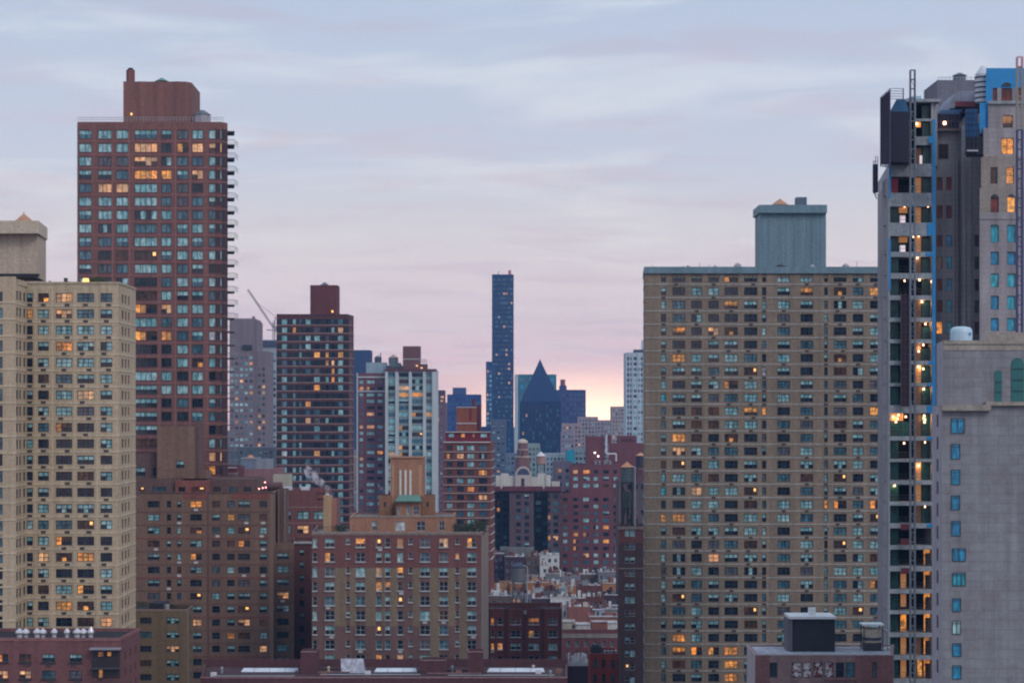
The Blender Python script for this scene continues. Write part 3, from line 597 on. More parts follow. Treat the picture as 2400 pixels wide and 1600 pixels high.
# ------------------------------------------------------------------ central brick house
cb_ = wall('maroon_brick', (.185, .08, .076), .12); ctn = wall('olive_tan_brick', (.23, .175, .12), .12); cpl = wall('mauve_brick', (.175, .105, .095), .12); cpe = wall('peach_brick', (.34, .18, .115), .12); cst = wall('stone_trim', (.30, .25, .22), .1)
b = Bld('apartment_house', 'broad maroon and tan brick apartment house under a peach penthouse, centre foreground', [(731, 425), (1128, 425), (1145, 440), (1138, 452), (742, 452)], 1246, [cpl, cb_, ctn, cst])
R_ = b.rows(1271, 34.1, 11, 21)
pxs = [(733, 743), (762, 784), (811.5, 820), (834, 856), (881.6, 894.6), (902.7, 914.6), (931.4, 944.8), (957.8, 966.5), (984.7, 1007.5), (1029.6, 1050), (1067.5, 1076), (1095, 1116)]
cs = b.cols(0, pxs)
zA, zB = Z(1330, 425), Z(1466, 425)
tan = [b.cols(0, [k])[0] for k in ((787, 800), (822, 833), (858, 881), (895, 902.5), (915, 931), (967, 984.5), (1008, 1029), (1051, 1067), (1077, 1094))]
vert = [b.cols(0, [k])[0] for k in ((787, 797), (869, 881), (1018, 1029), (1084, 1094), (744, 750))]
def mfc(u, z, r):
    if z > zA: return 1
    if z > zB:
        return 2 if any(a <= u <= c for a, c in tan) else 0
    return 2 if any(a <= u <= c for a, c in vert) else 0
fx = parse('0,1:half 0,3:litt 0,4:lamp 0,6:lith 0,8:grey 0,9:palem 0,11:lith 1,1:lith 1,3:dark 1,4:half 1,5:half 1,10:lit 1,11:half 2,1:grey 2,3:teal 2,4:pale 2,5:half 2,6:litt 2,8:half 2,9:half 2,11:half 3,1:half 3,3:half 3,4:lith 3,5:litt 3,6:dim 3,8:dark 3,9:dark 4,1:blue 4,3:blue 4,6:lamp 4,8:dark 4,9:half 4,11:half 5,1:dark 5,3:dark 5,8:teal 5,9:dim 5,11:half 6,1:half 6,3:dark 6,4:lamp 8,3:dark 9,1:dark 8,4:dark 8,5:dim')
for r_ in range(11): fx[(r_, 0)] = RN.choice(('teal', 'mix', 'teal', 'half'))
fx[(8, 4)] = 'lit'; fx[(8, 5)] = 'dim'; fx[(8, 6)] = 'palem'
b.facade(0, cs, R_, dict(k='ctr', fr='wh', lw=1.0, ft=.07, sill='wh'), dict(dark=30, half=22, blue=10, teal=5, grey=6, dim=3), fx, mf=mfc, vb=(zA, zB), hs={2: .65, 7: .65, 10: .65}, ac=.1, acm='w')
for e in (0, 1): b.band(e, b.zt - .35, b.zt + .05, 3, .12)
b.band(0, Z(1253, 425), Z(1251, 425), 3, .06)
b.w.face([(*P(1128, 425), 0), (*P(1145, 440), 0), (*P(1145, 440), b.zt), (*P(1128, 425), b.zt)], 3); b.done.add(1)  # right side: the light it catches is put into a paler colour
b.finish()
w_ = b.pent('penthouse', rect(820, 1064, 429, 15), 1208, 1249, [cpe, cst]); st = dict(k='ph', fr='wh', n=2, ft=.09)
w_.facade(0, w_.cols(0, [(872, 884), (927, 950), (976, 997), (1029, 1042)]), [(Z(1243, 429), Z(1221, 429))], st, {}, parse('0,0:half 0,1:white 0,2:dark 0,3:dark')); w_.band(0, w_.zt - .3, w_.zt + .03, 1, .12); w_.finish()
w_ = b.pent('penthouse_tower', rect(915, 993, 434, 8), 1070, 1210, [cpe, wall('pale_brick', (.45, .26, .18), .06), plain('louvre_white', (.62, .62, .60))])
for (u0, u1) in ((919, 923), (981, 989)): w_.band(0, w_.zb, w_.zt - 1.6, 1, .05, w_.u(0, u0), w_.u(0, u1))
for px in (938.5, 950.5, 962): w_.band(0, Z(1160, 434), Z(1101, 434), 2, .12, w_.u(0, px - 2.3), w_.u(0, px + 2.3))
w_.band(0, w_.zt - .2, w_.zt + .1, 1, .25); w_.finish()
for x0, x1 in ((888, 918), (988, 1017)):
    w_ = b.pent('tower_shoulder', rect(x0, x1, 432, 8), 1161, 1210, [wall('shoulder', (.25, .13, .075), .14)]); w_.facade(0, w_.cols(0, [(x0 + 11, x0 + 17)]), [(Z(1188, 432), Z(1176, 432))], dict(k='shd', fr='br', n=1), dict(dark=1)); w_.finish()
w_ = b.pent('loggia', rect(928, 986, 430, 6), 1171, 1210, [cpe, cst]); w_.facade(0, w_.cols(0, [(933, 938), (953, 961), (968, 984)]), [(Z(1206, 430), Z(1186, 430))], dict(k='log', fr='wh', n=1), dict(grey=1, teal=1, dark=1)); w_.finish()
q = MB(); xx0, xx1 = Xp(926, 429), Xp(988, 429); q.face([(xx0, 429, Z(1173, 429)), (xx1, 429, Z(1173, 429)), (xx1 - .6, 434, Z(1161, 429)), (xx0 + .6, 434, Z(1161, 429))]); q.box(xx0, xx1, 429, 434, Z(1175, 429), Z(1173, 429)); b.add('canopy_roof', q, verd)
w_ = b.pent('chimney', rect(758, 776.5, 430, 3), 1160, 1250, [wall('chim', (.42, .29, .17), .08)]); w_.finish()
w_ = b.pent('chimney', rect(776.8, 787, 431, 3), 1168, 1250, [wall('chim2', (.32, .16, .12), .08)]); w_.finish()
q = MB().cyl(Xp(767, 431.5), 431.5, Z(1161, 431), Z(1155, 431), .55, .3, 10); b.add('flue_cap', q, steelp)
q = MB(); zt = b.zt
for (u0, u1) in ((745, 818), (1066, 1136)):
    q.bar((Xp(u0, 426), 426, zt + 1), (Xp(u1, 426), 426, zt + 1), .05)
    for j in range(18): xx = Xp(u0 + (u1 - u0) * j / 17, 426); q.bar((xx, 426, zt), (xx, 426, zt + 1), .03)
b.add('terrace_railing', q, steel)
b.windows()
lf = plain('leaves', (.04, .06, .03), .8)
shl = ['dark shrub at the left end of the right hand roof terrace', 'second dark terrace shrub, right of the peach penthouse', 'middle dark shrub of the right hand roof terrace', 'tall dark shrub near the corner of the maroon house roof', 'dark shrub at the outer corner of the maroon house roof', 'dark potted bush on the left roof terrace behind the tan chimney']
for i, (px, r_, hh) in enumerate(((1072, .9, 1.6), (1086, 1.0, 1.3), (1101, 1.0, 1.7), (1117, 1.1, 2.2), (1131, .8, 2.0), (800, 1.2, 1.4))):
    x, y, z = Xp(px, 429), 429, zt - .9; q = MB()
    for k in range(150): a = RN.uniform(0, 6.3); rr = RN.random() ** .5 * r_; c = (x + rr * cos(a), y + rr * sin(a), z + .7 + RN.random() * hh); e = RN.uniform(.1, .24); q.face([(c[0] - e, c[1], c[2] - e), (c[0] + e, c[1] + RN.uniform(-e, e), c[2] - e * .3), (c[0], c[1], c[2] + e)])
    t = thing('potted_shrub', shl[i], 'shrub', (x, y, z), 'shrubs on the terrace'); q.build('foliage', lf, t, t.location); MB().cyl(x, y, z, z + .75, .4, .5, 10).build('pot', plain('clay', (.2, .1, .06)), t, t.location)

# ------------------------------------------------------------------ rose brick block behind, left
rb = wall('rose_old', (.20, .09, .088), .12); S_2 = dict(k='s2', fr='dk', lw=1.3, ft=.1)
b = Bld('apartment_house', 'rose brick block with wide teal windows behind the tan smoking chimney', rect(671, 762, 505, 18), 1148, [rb, wall('rose_trim', (.34, .21, .21), .1)])
b.facade(0, b.cols(0, [(673, 682), (697, 724), (735, 759)]), b.rows(1207, 33, 4, 19), S_2, dict(teal=3, half=1), parse('0,0:half 0,1:teal 0,2:teal 1,0:teal 1,1:palem 1,2:dark'))
for y in (1188, 1225): b.band(0, Z(y + 1, 505), Z(y - 1, 505), 1, .05)
b.finish()
w_ = Bld(None, None, rect(762.3, 787, 506, 14), 1170, [rb, wall('rose_trim', (0,0,0))], root=b, part='wing', zb=0); w_.band(0, w_.zt - .3, w_.zt, 1, .1); w_.finish()
w_ = b.pent('roof_room', rect(743, 762, 505.2, 8), 1155, 1171, [plain('dark_room', (.02, .02, .03)), wall('rose_trim', (0, 0, 0))]); w_.band(0, w_.zb, w_.zb + .25, 1, .2); w_.band(0, w_.zt - .2, w_.zt, 1, .2); w_.finish()
q = MB()
for (a0, a1) in ((664, 681), (705, 722)): q.box(Xp(a0, 507), Xp(a1, 507), 507, 511, b.zt - .9, Z(1141, 507))
b.add('skylight', q, plain('skylight_white', (.62, .66, .74), .3)); b.windows()
# cream stair box and small red tank behind the brown house roof
b = Bld('apartment_house', 'old rose house behind the brown roof carrying a cream stair box and blue tank room', rect(553, 650, 600, 20), 1098, [wall('rose_pale', (.24, .13, .14), .1)]); b.finish()
w_ = b.pent('stair_box', rect(640, 679, 590, 7), 1112, 1150, [wall('cream_box', (.42, .40, .33), .1)]); w_.finish()
w_ = b.pent('tank_room', rect(564, 601, 602, 12), 1072, 1100, [wall('blue_slate_wall', (.16, .20, .27), .1), steelp]); w_.band(0, w_.zt - .4, w_.zt, 1, .15); w_.finish()
w_ = b.pent('tank_room', rect(601, 630, 602, 12), 1076, 1100, [wall('grey_slate_wall', (.24, .27, .32), .1)]); w_.finish()
q = MB().cyl(Xp(587, 606), 606, Z(1080, 606), Z(1066, 606), 1.7, .5, 6); b.add('tank_roof', q, plain('orange_roof', (.55, .22, .12)))
b.windows()
b = Bld('apartment_house', 'low maroon roof house tucked behind the brown apartment roof, beside the balcony tower', rect(488, 556, 560, 15), 1094, [wall('maroon_wall', (.12, .03, .04), .15), roof_pale]); b.band(0, b.zt - .3, b.zt, 1, .2); b.finish(); b.windows()
t = thing('roof_duct', 'long dark cylindrical duct lying on the brown house roof', 'duct', (Xp(645, 466), 466, Z(1150, 466)))
MB().bar((Xp(626, 466), 466, Z(1140, 466)), (Xp(662, 466), 466, Z(1138, 466)), .9, 0, 14).build('drum', wall('duct', (.12, .07, .075), .1), t, t.location)
q = MB(); [q.box(Xp(p, 466) - .15, Xp(p, 466) + .15, 465.6, 466.4, Z(1153, 466), Z(1143, 466)) for p in (632, 655)]; q.build('stand', steel, t, t.location)
for i, (px, py) in enumerate(((607, 1146), (616, 1144), (623, 1143), (621, 1131))):
    x, z = Xp(px, 452), Z(py, 452); q = MB().bar((x, 452, Z(1153, 452)), (x, 452, z), .04, 0); q.cyl(x, 452, z, z + .22, .11, .16, 8, 1); tag(q.build('roof_lamp', [steel, plain('pink_lamp', (.9, .3, .3), .5, 0, (1, .28, .26), 5)]), ['leftmost of the three low red lamps on the brown roof edge', 'middle of the three low red lamps on the brown roof edge', 'right one of the three low red lamps on the brown roof edge', 'red lamp on a taller post above the low red lamps'][i], 'lamp', 'red roof lamps')

# ------------------------------------------------------------------ dark striped tower
sp_ = wall('stripe_maroon', (.105, .044, .050), .12); spl = wall('stripe_line', (.36, .24, .22), .08); spd = plain('stripe_dark', (.012, .014, .022), .3)
b = Bld('apartment_tower', 'dark striped tower of black window ribbons and maroon bands with a square bulkhead', [(648, 760), (817, 760), (829, 772), (826, 785), (655, 785)], 736.5, [sp_, spl, spd])
R_ = b.rows(754, 19.25, 26, 12.6)
cs = b.cols(0, [(660, 673), (686, 694), (701, 707.5), (716, 728.5), (736, 750), (763, 770.5), (777, 784), (792, 804.5)])
ua, ub = b.u(0, 653), b.u(0, 816)
fx = parse('1,1:lit 4,4:lit 4,5:lit 4,7:lit 5,5:lit 5,6:pale 6,6:lit 7,6:lith 8,4:lit 10,3:lith 12,3:pale 16,4:lit 1,7:pale')
b.facade(0, cs, R_, dict(k='str', fr='dk', n=1, sash=False, ft=.07), dict(teal=12, blue=20, dark=54, grey=6), fx, mf=lambda u, z, r: 2 if r and ua < u < ub else 0, reveal=.15, pm={0: dict(teal=8, white=1, blue=3), 7: dict(teal=6, blue=3, dark=2), 2: dict(teal=3, blue=5, dark=6), 1: dict(teal=3, blue=5, dark=6)})
b.facade(1, b.ucols(1, 1, 1.5, .4), R_, dict(k='str2', fr='wh', n=1, sash=False), dict(grey=3, teal=1))
for k in range(26):
    z = R_[k][0]
    for e in (0, 1): b.band(e, z - .30, z - .08, 1, .12)
b.band(0, b.zt - .3, b.zt + .1, 0, .15); b.finish()
w_ = b.pent('bulkhead', rect(727, 791, 764, 10), 668, 738, [wall('bulk_maroon', (.13, .045, .045), .1)]); w_.finish()
q = MB().cyl(Xp(761, 770), 770, Z(668, 770), Z(661, 770), 1.6, .2, 8); b.add('tank_roof', q, plain('slate', (.1, .13, .15)))
q = MB().cyl(Xp(779, 763.5), 763.5, Z(732, 763), Z(727, 763), .35, None, 8); b.add('wall_lamp', q, PM['K'])
b.windows()

# ------------------------------------------------------------------ beige slab (right)
sb = wall('beige_brick', (.225, .180, .136), .16); sbl = wall('slab_edge', (.36, .38, .37), .1); bm = wall('blue_grey_metal', (.14, .23, .28), .05, .6, .5, streak=1)
b = Bld('apartment_slab', 'huge beige brick apartment slab with thin pale floor lines and a blue grey roof edge', [(1511, 455), (2085, 455), (2080, 474), (1508, 474)], 640, [sb, sbl, bm], Dref=455)
R_ = b.rows(651.5, 31.19, 31, 19)
cs = b.cols(0, [(1549, 1561), (1576, 1606), (1620, 1645), (1660, 1685), (1698, 1729.5), (1744, 1775), (1786, 1796), (1822, 1851.5), (1876, 1905.5), (1931.6, 1940), (1954, 1984), (1998.5, 2023.5), (2039, 2064)])
fx = parse('0,4:lith 0,7:teal 0,8:teal 0,2:half 0,10:dark 1,12:lit 1,10:litb 1,8:litt 2,4:litt 2,7:teal 2,11:teal 4,1:litt 4,3:palem 4,4:litb 6,1:lit 6,10:litb 6,7:teal 7,5:lamp 7,6:white 8,4:lith 8,8:half 9,0:cyan 10,5:litt 10,6:lit 10,12:lit 11,2:dim 11,3:dim 11,10:dim 12,1:lit 12,2:dim 12,4:litb 13,1:palem 14,1:lamp 15,10:lamp 16,2:pale 16,0:cyan 16,5:lamp 17,9:lit 17,10:lith 17,12:lith 17,3:teal 17,5:dim 18,1:lit 18,0:lith 18,5:teal 18,7:teal 18,12:lamp 20,10:lamp 20,5:dim 21,3:pale 21,12:dim 22,8:grey 24,1:lamp 25,5:lamp 25,11:lamp 26,5:dim 27,1:lit 28,1:litt 28,2:lith 28,3:lith 28,4:lit 29,4:lit 29,1:dim 30,4:lit 23,12:lith')
b.facade(0, cs, R_, dict(k='slb', fr='dk', lw=.95, ft=.09), dict(dark=24, half=18, teal=18, blue=22, grey=8, mid=9, mix=5, dim=1), fx, ac=.35, acm='d')
for k in range(31):
    z = Z(671 + 31.19 * k - 4.5, 455)
    for e in (0, 3): b.band(e, z - .10, z + .10, 1, .10)
b.finish()
for e in (0, 3): pass
w_ = b.pent('roof_edge', [(1509.5, 454.6), (2087, 454.6), (2082, 475), (1506.5, 475)], 625, 640.5, [bm]); w_.finish()
w_ = b.pent('penthouse', rect(1782, 1936, 462, 10), 497, 628, [bm])
for px in (1800, 1842, 1862, 1890, 1902, 1922): w_.band(0, w_.zb, w_.zt - .5, 0, .07, w_.u(0, px), w_.u(0, px) + .12)
w_.finish()
w_ = b.pent('penthouse_cap', rect(1779.5, 1938.5, 461, 12), 480, 499, [bm]); w_.finish()
w_ = b.pent('chimney', rect(1867, 1891, 465, 3), 462, 482, [wall('flue', (.10, .15, .19), .06)]); w_.finish()
q = MB().cyl(Xp(1828, 467), 467, Z(481, 467), Z(466, 467), 2.0, .1, 8); b.add('tank_roof', q, copper)
q = MB(); zr = Z(625, 455)
for i, px in enumerate((1529, 1602, 1640, 1662, 2008)): q.bar((Xp(px, 458), 458, zr - .3), (Xp(px, 458), 458, zr + (.7, .5, 1.1, .7, 1.4)[i]), .05)
b.add('antenna', q, plain('red_mast', (.3, .1, .1)))
for i, (px, w, hh) in enumerate(((1608, .9, .5), (1672, .8, .5), (1722, 1.4, .95), (1976, 1.3, .8), (1818, 2.2, .6), (1898, 1.2, .6))):
    q = MB(); z = zr - .3; x = Xp(px, 459); q.box(x, x + w, 459, 460.2, z, z + hh + .15); q.cyl(x + w / 2, 459.6, z + hh + .15, z + hh + .45, w * .35, w * .25, 10); 
    tag(q.build('roof_vent', steelp if i != 4 else steel), ['small pale vent near the left end of the slab roof', 'second small vent along the slab roof edge', 'boxy vent on the slab roof left of the blue penthouse', 'rounded vent on the slab roof right of the blue penthouse', 'dark low machine at the foot of the blue penthouse', 'small machine at the right foot of the blue penthouse'][i], 'roof vent', 'vents on the slab roof')
b.windows()

# ------------------------------------------------------------------ grey-roofed house in front
b = Bld('apartment_house', 'mauve brick house with a pale grey roof and a big black box, bottom right', [(1770, 300), (2093, 300), (2095, 313), (1750, 313)], 1533, [wall('mauve_wall', (.25, .17, .165), .18), wall('pale_side', (.40, .36, .38), .12), wall('mauve_red', (.22, .105, .105), .15)], par=.25, roof=wall('grey_roof', (.34, .36, .41), .42))
R_ = [(Z(1587, 300), Z(1551, 300)), (Z(1650, 300), Z(1614, 300))]
st = dict(k='gr', fr='dk', n=1)
b.facade(0, b.cols(0, [(1804, 1822), (1856, 1879), (1882, 1902), (1907, 1929), (1933, 1954), (1959, 1979), (1982, 2004), (2044, 2056)]), R_, st, {}, dict([((r, c), m) for r in (0, 1) for c, m in enumerate(('dark', 'curt', 'curt', 'curt', 'curt', 'dark', 'blue', 'grey'))]), mf=lambda u, z, r: 2 if u > b.u(0, 2006) or u < b.u(0, 1803) else 0)
b.w.face([(*P(1750, 313), 0), (*P(1770, 300), 0), (*P(1770, 300), b.zt), (*P(1750, 313), b.zt)], 1); b.done.add(3)  # left side painted paler for the light falling on it
for e in (0, 3): b.band(e, b.zt - .12, b.zt + .06, 1, .08)
b.band(0, Z(1593, 300), Z(1588.5, 300), 2, .35, b.u(0, 1930), b.u(0, 2006))
b.finish()
ob = b.add('bulkhead', MB().box(Xp(1858, 306), Xp(1957, 306), 306, 311, b.zt - .25, Z(1449, 306)), wall('black_box', (.018, .021, .028), .2, .6))
q = MB().box(Xp(1850, 305.5), Xp(1960, 305.5), 305.5, 311.4, Z(1449, 306), Z(1443, 306)); q.box(Xp(1896, 307), Xp(1912, 307), 307, 308, Z(1443, 307), Z(1424, 307)); b.add('bulkhead_cap', q, plain('pale_cap', (.55, .60, .64)))
q = MB().box(Xp(1846, 305.8), Xp(1857.5, 305.8), 305.8, 310, b.zt - .25, Z(1449, 306)); b.add('bulkhead_side', q, plain('side_grey', (.10, .10, .12)))
b.windows()
x, y, z = Xp(2046, 307), 308, b.zt - .25; t = thing('cooling_tower', 'round cream cooling tower with a dark band on the grey roof', 'cooling tower', (x, y, z)); r_ = 1.35
MB().cyl(x, y, Z(1505, 307), Z(1473, 307), r_, None, 20).build('drum', wall('cream_drum', (.42, .37, .30), .15), t, t.location); MB().cyl(x, y, Z(1500, 307), Z(1493, 307), r_ * 1.03, None, 20).build('band', plain('navy', (.03, .035, .06)), t, t.location)
q = MB(); [q.bar((x + sx * r_, y + sy * r_, z), (x + sx * r_ , y + sy * r_, Z(1462, 307)), .08) for sx in (-1, 1) for sy in (-1, 1)]; q.build('frame', steel, t, t.location); MB().box(x - r_ * 1.15, x + r_ * 1.15, y - r_ * 1.1, y + r_ * 1.1, Z(1465, 307), Z(1461, 307)).build('cover', plain('pale_cap', (.5, .5, .5)), t, t.location)
MB().box(x - r_ * .9, x + r_ * .9, y - r_ * .9, y + r_ * .9, z, Z(1505, 307)).build('base', steel, t, t.location)
MB().bar((x + r_ * 1.7, y, z), (x + r_ * 1.7, y, Z(1480, 307)), .1).bar((x + r_ * 1.7, y, Z(1480, 307)), (x + r_, y, Z(1470, 307)), .1).build('pipe', steelp, t, t.location)
# ------------------------------------------------------------------ concrete tower under construction
con = wall('concrete', (.30, .29, .31), .22, streak=1, grain=.5, brick=.3, fine=.5); conp = wall('concrete_lit_side', (.38, .39, .44), .18, streak=1, grain=.6); cont = wall('concrete_tan', (.27, .245, .225), .14, grain=.6); blu = plain('blue_membrane', (.005, .22, .52), .55); slabm = wall('slab_white', (.28, .32, .35), .2); net = plain('dark_netting', (.010, .012, .03), .8); netb = plain('blue_netting', (.008, .06, .14), .8); inn = plain('dark_interior', (.012, .011, .016), .8)
D1 = 345.0
b = Bld('construction_tower', 'concrete high-rise under construction with open lit floors and blue sheeting, right side', [(2083, D1), (2184, D1), (2192, D1), (2191, 372), (2058, 372)], 384, [con, conp, slabm, inn, blu], Dref=D1, par=0)
# open floors
opens = [(414, 452), (484, 522), (553, 590), (602, 640), (653, 692), (703, 744), (754, 795), (804, 845), (855, 897), (905, 949), (968, 1022), (1032, 1075), (1082, 1125), (1135, 1175), (1184, 1226), (1237, 1277), (1287, 1326), (1338, 1380), (1390, 1430), (1438, 1482), (1492, 1535), (1545, 1590)]
a0, a1 = b.u(0, 2086), b.u(0, 2183)
b.w.face([(*P(2083, D1), 0), (*P(2086, D1), 0), (*P(2086, D1), b.zt), (*P(2083, D1), b.zt)], 2)
DI = 7.0
zs = [b.zt] + [v for o_ in opens for v in (Z(o_[0], D1), Z(o_[1], D1))] + [0]
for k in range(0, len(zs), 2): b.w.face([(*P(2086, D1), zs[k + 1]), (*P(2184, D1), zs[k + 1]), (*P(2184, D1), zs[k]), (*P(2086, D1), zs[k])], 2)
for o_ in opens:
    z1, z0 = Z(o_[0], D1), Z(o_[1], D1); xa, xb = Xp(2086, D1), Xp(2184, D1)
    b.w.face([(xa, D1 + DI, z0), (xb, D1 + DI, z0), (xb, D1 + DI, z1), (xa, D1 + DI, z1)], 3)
    b.w.face([(xa, D1, z0), (xb, D1, z0), (xb, D1 + DI, z0), (xa, D1 + DI, z0)], 0); b.w.face([(xa, D1, z1), (xa, D1 + DI, z1), (xb, D1 + DI, z1), (xb, D1, z1)], 0)
    b.w.face([(xa, D1, z0), (xa, D1 + DI, z0), (xa, D1 + DI, z1), (xa, D1, z1)], 0); b.w.face([(xb, D1 + DI, z0), (xb, D1, z0), (xb, D1, z1), (xb, D1 + DI, z1)], 0)
b.done.add(0)
b.done.add(4); p4, p0 = b.p[4], b.p[0]; b.w.face([(*p4, 0), (*p0, 0), (*p0, b.zt), (*p4, b.zt)], 1)  # left facet lighter: its brighter lighting is put into the concrete colour
for t_ in (.12, .3, .5, .7, .9):
    x = p4[0] + (p0[0] - p4[0]) * t_; y = p4[1] + (p0[1] - p4[1]) * t_; b.w.box(x - .25, x + .05, y - 1.6, y + .2, 0, b.zt - 2.5, 0)
b.finish()
q = MB()
for (y0, y1) in ((280, 478), (480, 950)): q.box(Xp(2185, D1), Xp(2192.5, D1), D1 - .15, D1 - .01, Z(y1, D1), Z(y0, D1))
for (x0, x1, y0, y1) in ((2176, 2185, 320, 336), (2173, 2185, 523, 552), (2170, 2185, 592, 600), (2176, 2185, 846, 853), (2172, 2185, 898, 904), (2172, 2185, 950, 967), (2172, 2187, 1023, 1030), (2172, 2186, 1227, 1234), (2083, 2088, 378, 465), (2083, 2087.5, 560, 680)): q.box(Xp(x0, D1), Xp(x1, D1), D1 - .12, D1 - .01, Z(y1, D1), Z(y0, D1))
b.add('blue_sheeting', q, blu)
ylw = plain('warm_bulb', (1, .8, .6), .5, 0, (1, .50, .28), 4); room = {'w': plain('timber_bulb_glow', (.25, .14, .06), .7, 0, (1, .40, .12), .16), 'd': plain('dim_timber', (.07, .045, .03), .8, 0, (1, .45, .2), .03), 'y': PM['L'], 'g': PM['E'], 'p': plain('white_glow_panel', (.8, .7, .75), .6, 0, (1, .85, .9), .3), 'r': plain('red_tarp', (.30, .01, .03), .6)}  # timber glows by itself, standing in for the bulbs' light on it
def rp(x0, x1, y0, y1, mk, dep=1.2, nm='board'):
    q = MB().box(Xp(x0, D1), Xp(x1, D1), D1 + dep, D1 + dep + .15, Z(y1, D1), Z(y0, D1)); b.add(nm, q, room[mk])
for i, (y0, y1) in enumerate(opens):
    h = y1 - y0
    if i == 0: rp(2090, 2108, y0 + 2, y1, 'r', nm='red_sheet')
    else: rp(2087, 2109 if i != 10 else 2134, y0 + (2 if i != 10 else 20), y1, 'g')
    if i < 15: rp(2164, 2184, y0 + (12 if i in (6, 7) else 3), y1, 'g')
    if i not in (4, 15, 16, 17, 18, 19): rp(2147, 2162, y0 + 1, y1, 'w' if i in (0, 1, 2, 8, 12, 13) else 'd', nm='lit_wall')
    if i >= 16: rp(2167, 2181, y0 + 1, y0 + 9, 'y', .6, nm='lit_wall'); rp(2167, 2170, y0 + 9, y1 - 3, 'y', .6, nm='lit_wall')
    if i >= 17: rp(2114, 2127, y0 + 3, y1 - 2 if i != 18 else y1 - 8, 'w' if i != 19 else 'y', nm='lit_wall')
    if i in (1, 2): rp(2111, 2124, y0 + 20, y0 + 38, 'p', .8, 'white_glow_panel'); rp(2110, 2130, y0 + 1, y0 + 14, 'w', nm='lit_wall')  # white panel glows by itself, standing for a bright gap
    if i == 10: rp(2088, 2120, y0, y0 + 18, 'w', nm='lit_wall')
rp(2152, 2162, 1545, 1585, 'y', .5, 'lit_wall')
for i, (y0, y1) in enumerate(opens):
    z = Z(y1, D1); q = MB()
    for hh in (.55, 1.05): q.bar((Xp(2086, D1), D1 + .12, z + hh), (Xp(2184, D1), D1 + .12, z + hh), .035)
    for j in range(9): xx = Xp(2086 + 12.2 * j, D1); q.bar((xx, D1 + .12, z), (xx, D1 + .12, z + 1.1), .03)
    b.add('safety_rail', q, steel)
t = thing('hoist_netting', 'dark purple netting beside the grey hoist mast, over the open floors', 'netting', (Xp(2122, 344), 344, Z(952, 344)))
q = MB().box(Xp(2111, 344), Xp(2134, 344), 343.9, 344.0, Z(952, 344), Z(690, 344)); q.build('net', plain('purple_net', (.030, .016, .030), .8), t, t.location)
q = MB()
for k in range(16): z = Z(952 - 17.4 * k, 344); q.bar((Xp(2111, 344), 343.85, z), (Xp(2134, 344), 343.85, z), .04)
for px in (2111, 2122, 2134): q.bar((Xp(px, 344), 343.85, Z(952, 344)), (Xp(px, 344), 343.85, Z(686, 344)), .05)
q.build('pole_grid', plain('pole_brown', (.11, .07, .075)), t, t.location)
for i, y in enumerate((1227, 1262, 1330)): q = MB().box(Xp(2111, 344), Xp(2134, 344), 343.9, 344.0, Z(y + 14, 344), Z(y, 344)); b.add('red_debris_net', q, plain('rust_net', (.13, .022, .03), .7))
# upper bay
w_ = Bld(None, None, [(2145, D1 + .2), (2190, D1 + .2), (2202, 352), (2200, 366), (2145, 366)], 236, [slabm, con, inn], root=b, part='upper_bay', zb=b.zt - .01, par=0)
w_.done.add(0)
up = [(241, 278), (284, 320), (340, 384)]
zs = [w_.zt] + [v for o_ in up for v in (Z(o_[0], D1), Z(o_[1], D1))] + [w_.zb]
xa, xb = Xp(2147, D1), Xp(2183, D1)
for k in range(0, len(zs), 2): w_.w.face([(xa, D1 + .2, zs[k + 1]), (xb, D1 + .2, zs[k + 1]), (xb, D1 + .2, zs[k]), (xa, D1 + .2, zs[k])], 0)
w_.w.box(xa - .2, xa, D1 + .1, D1 + .5, w_.zb, w_.zt, 0); w_.w.box(xb, Xp(2190, D1), D1 + .2, D1 + .6, w_.zb, w_.zt, 1); w_.w.box(xa, xb, D1 + 5, D1 + 5.2, w_.zb, w_.zt, 2)
for o_ in up: z0 = Z(o_[1], D1); w_.w.box(xa, xb, D1 + .25, D1 + 5, z0 - .1, z0, 1)
w_.finish()
rp(2164, 2183, 246, 278, 'g'); rp(2165, 2184, 286, 320, 'g'); rp(2147, 2162, 284, 296, 'w', nm='lit_wall'); rp(2147, 2163, 345, 384, 'd', nm='lit_wall'); rp(2166, 2184, 342, 386, 'g'); rp(2158, 2164, 363, 386, 'p', .9, 'white_glow_panel')
q = MB().box(Xp(2120, D1), Xp(2203, D1), D1 - .5, 366, Z(240, D1), Z(233, D1)); b.add('roof_slab', q, slabm)
q = MB().box(Xp(2147, D1), Xp(2177, D1), 350, 357, Z(233, D1), Z(222, D1)); q.prism([(Xp(2148, D1), 350.2), (Xp(2174, D1), 350.2), (Xp(2174, D1), 356), (Xp(2148, D1), 356)], Z(222, D1), Z(214, D1)); b.add('tank_housing', q, plain('pale_blue_tank', (.34, .50, .60), .5))
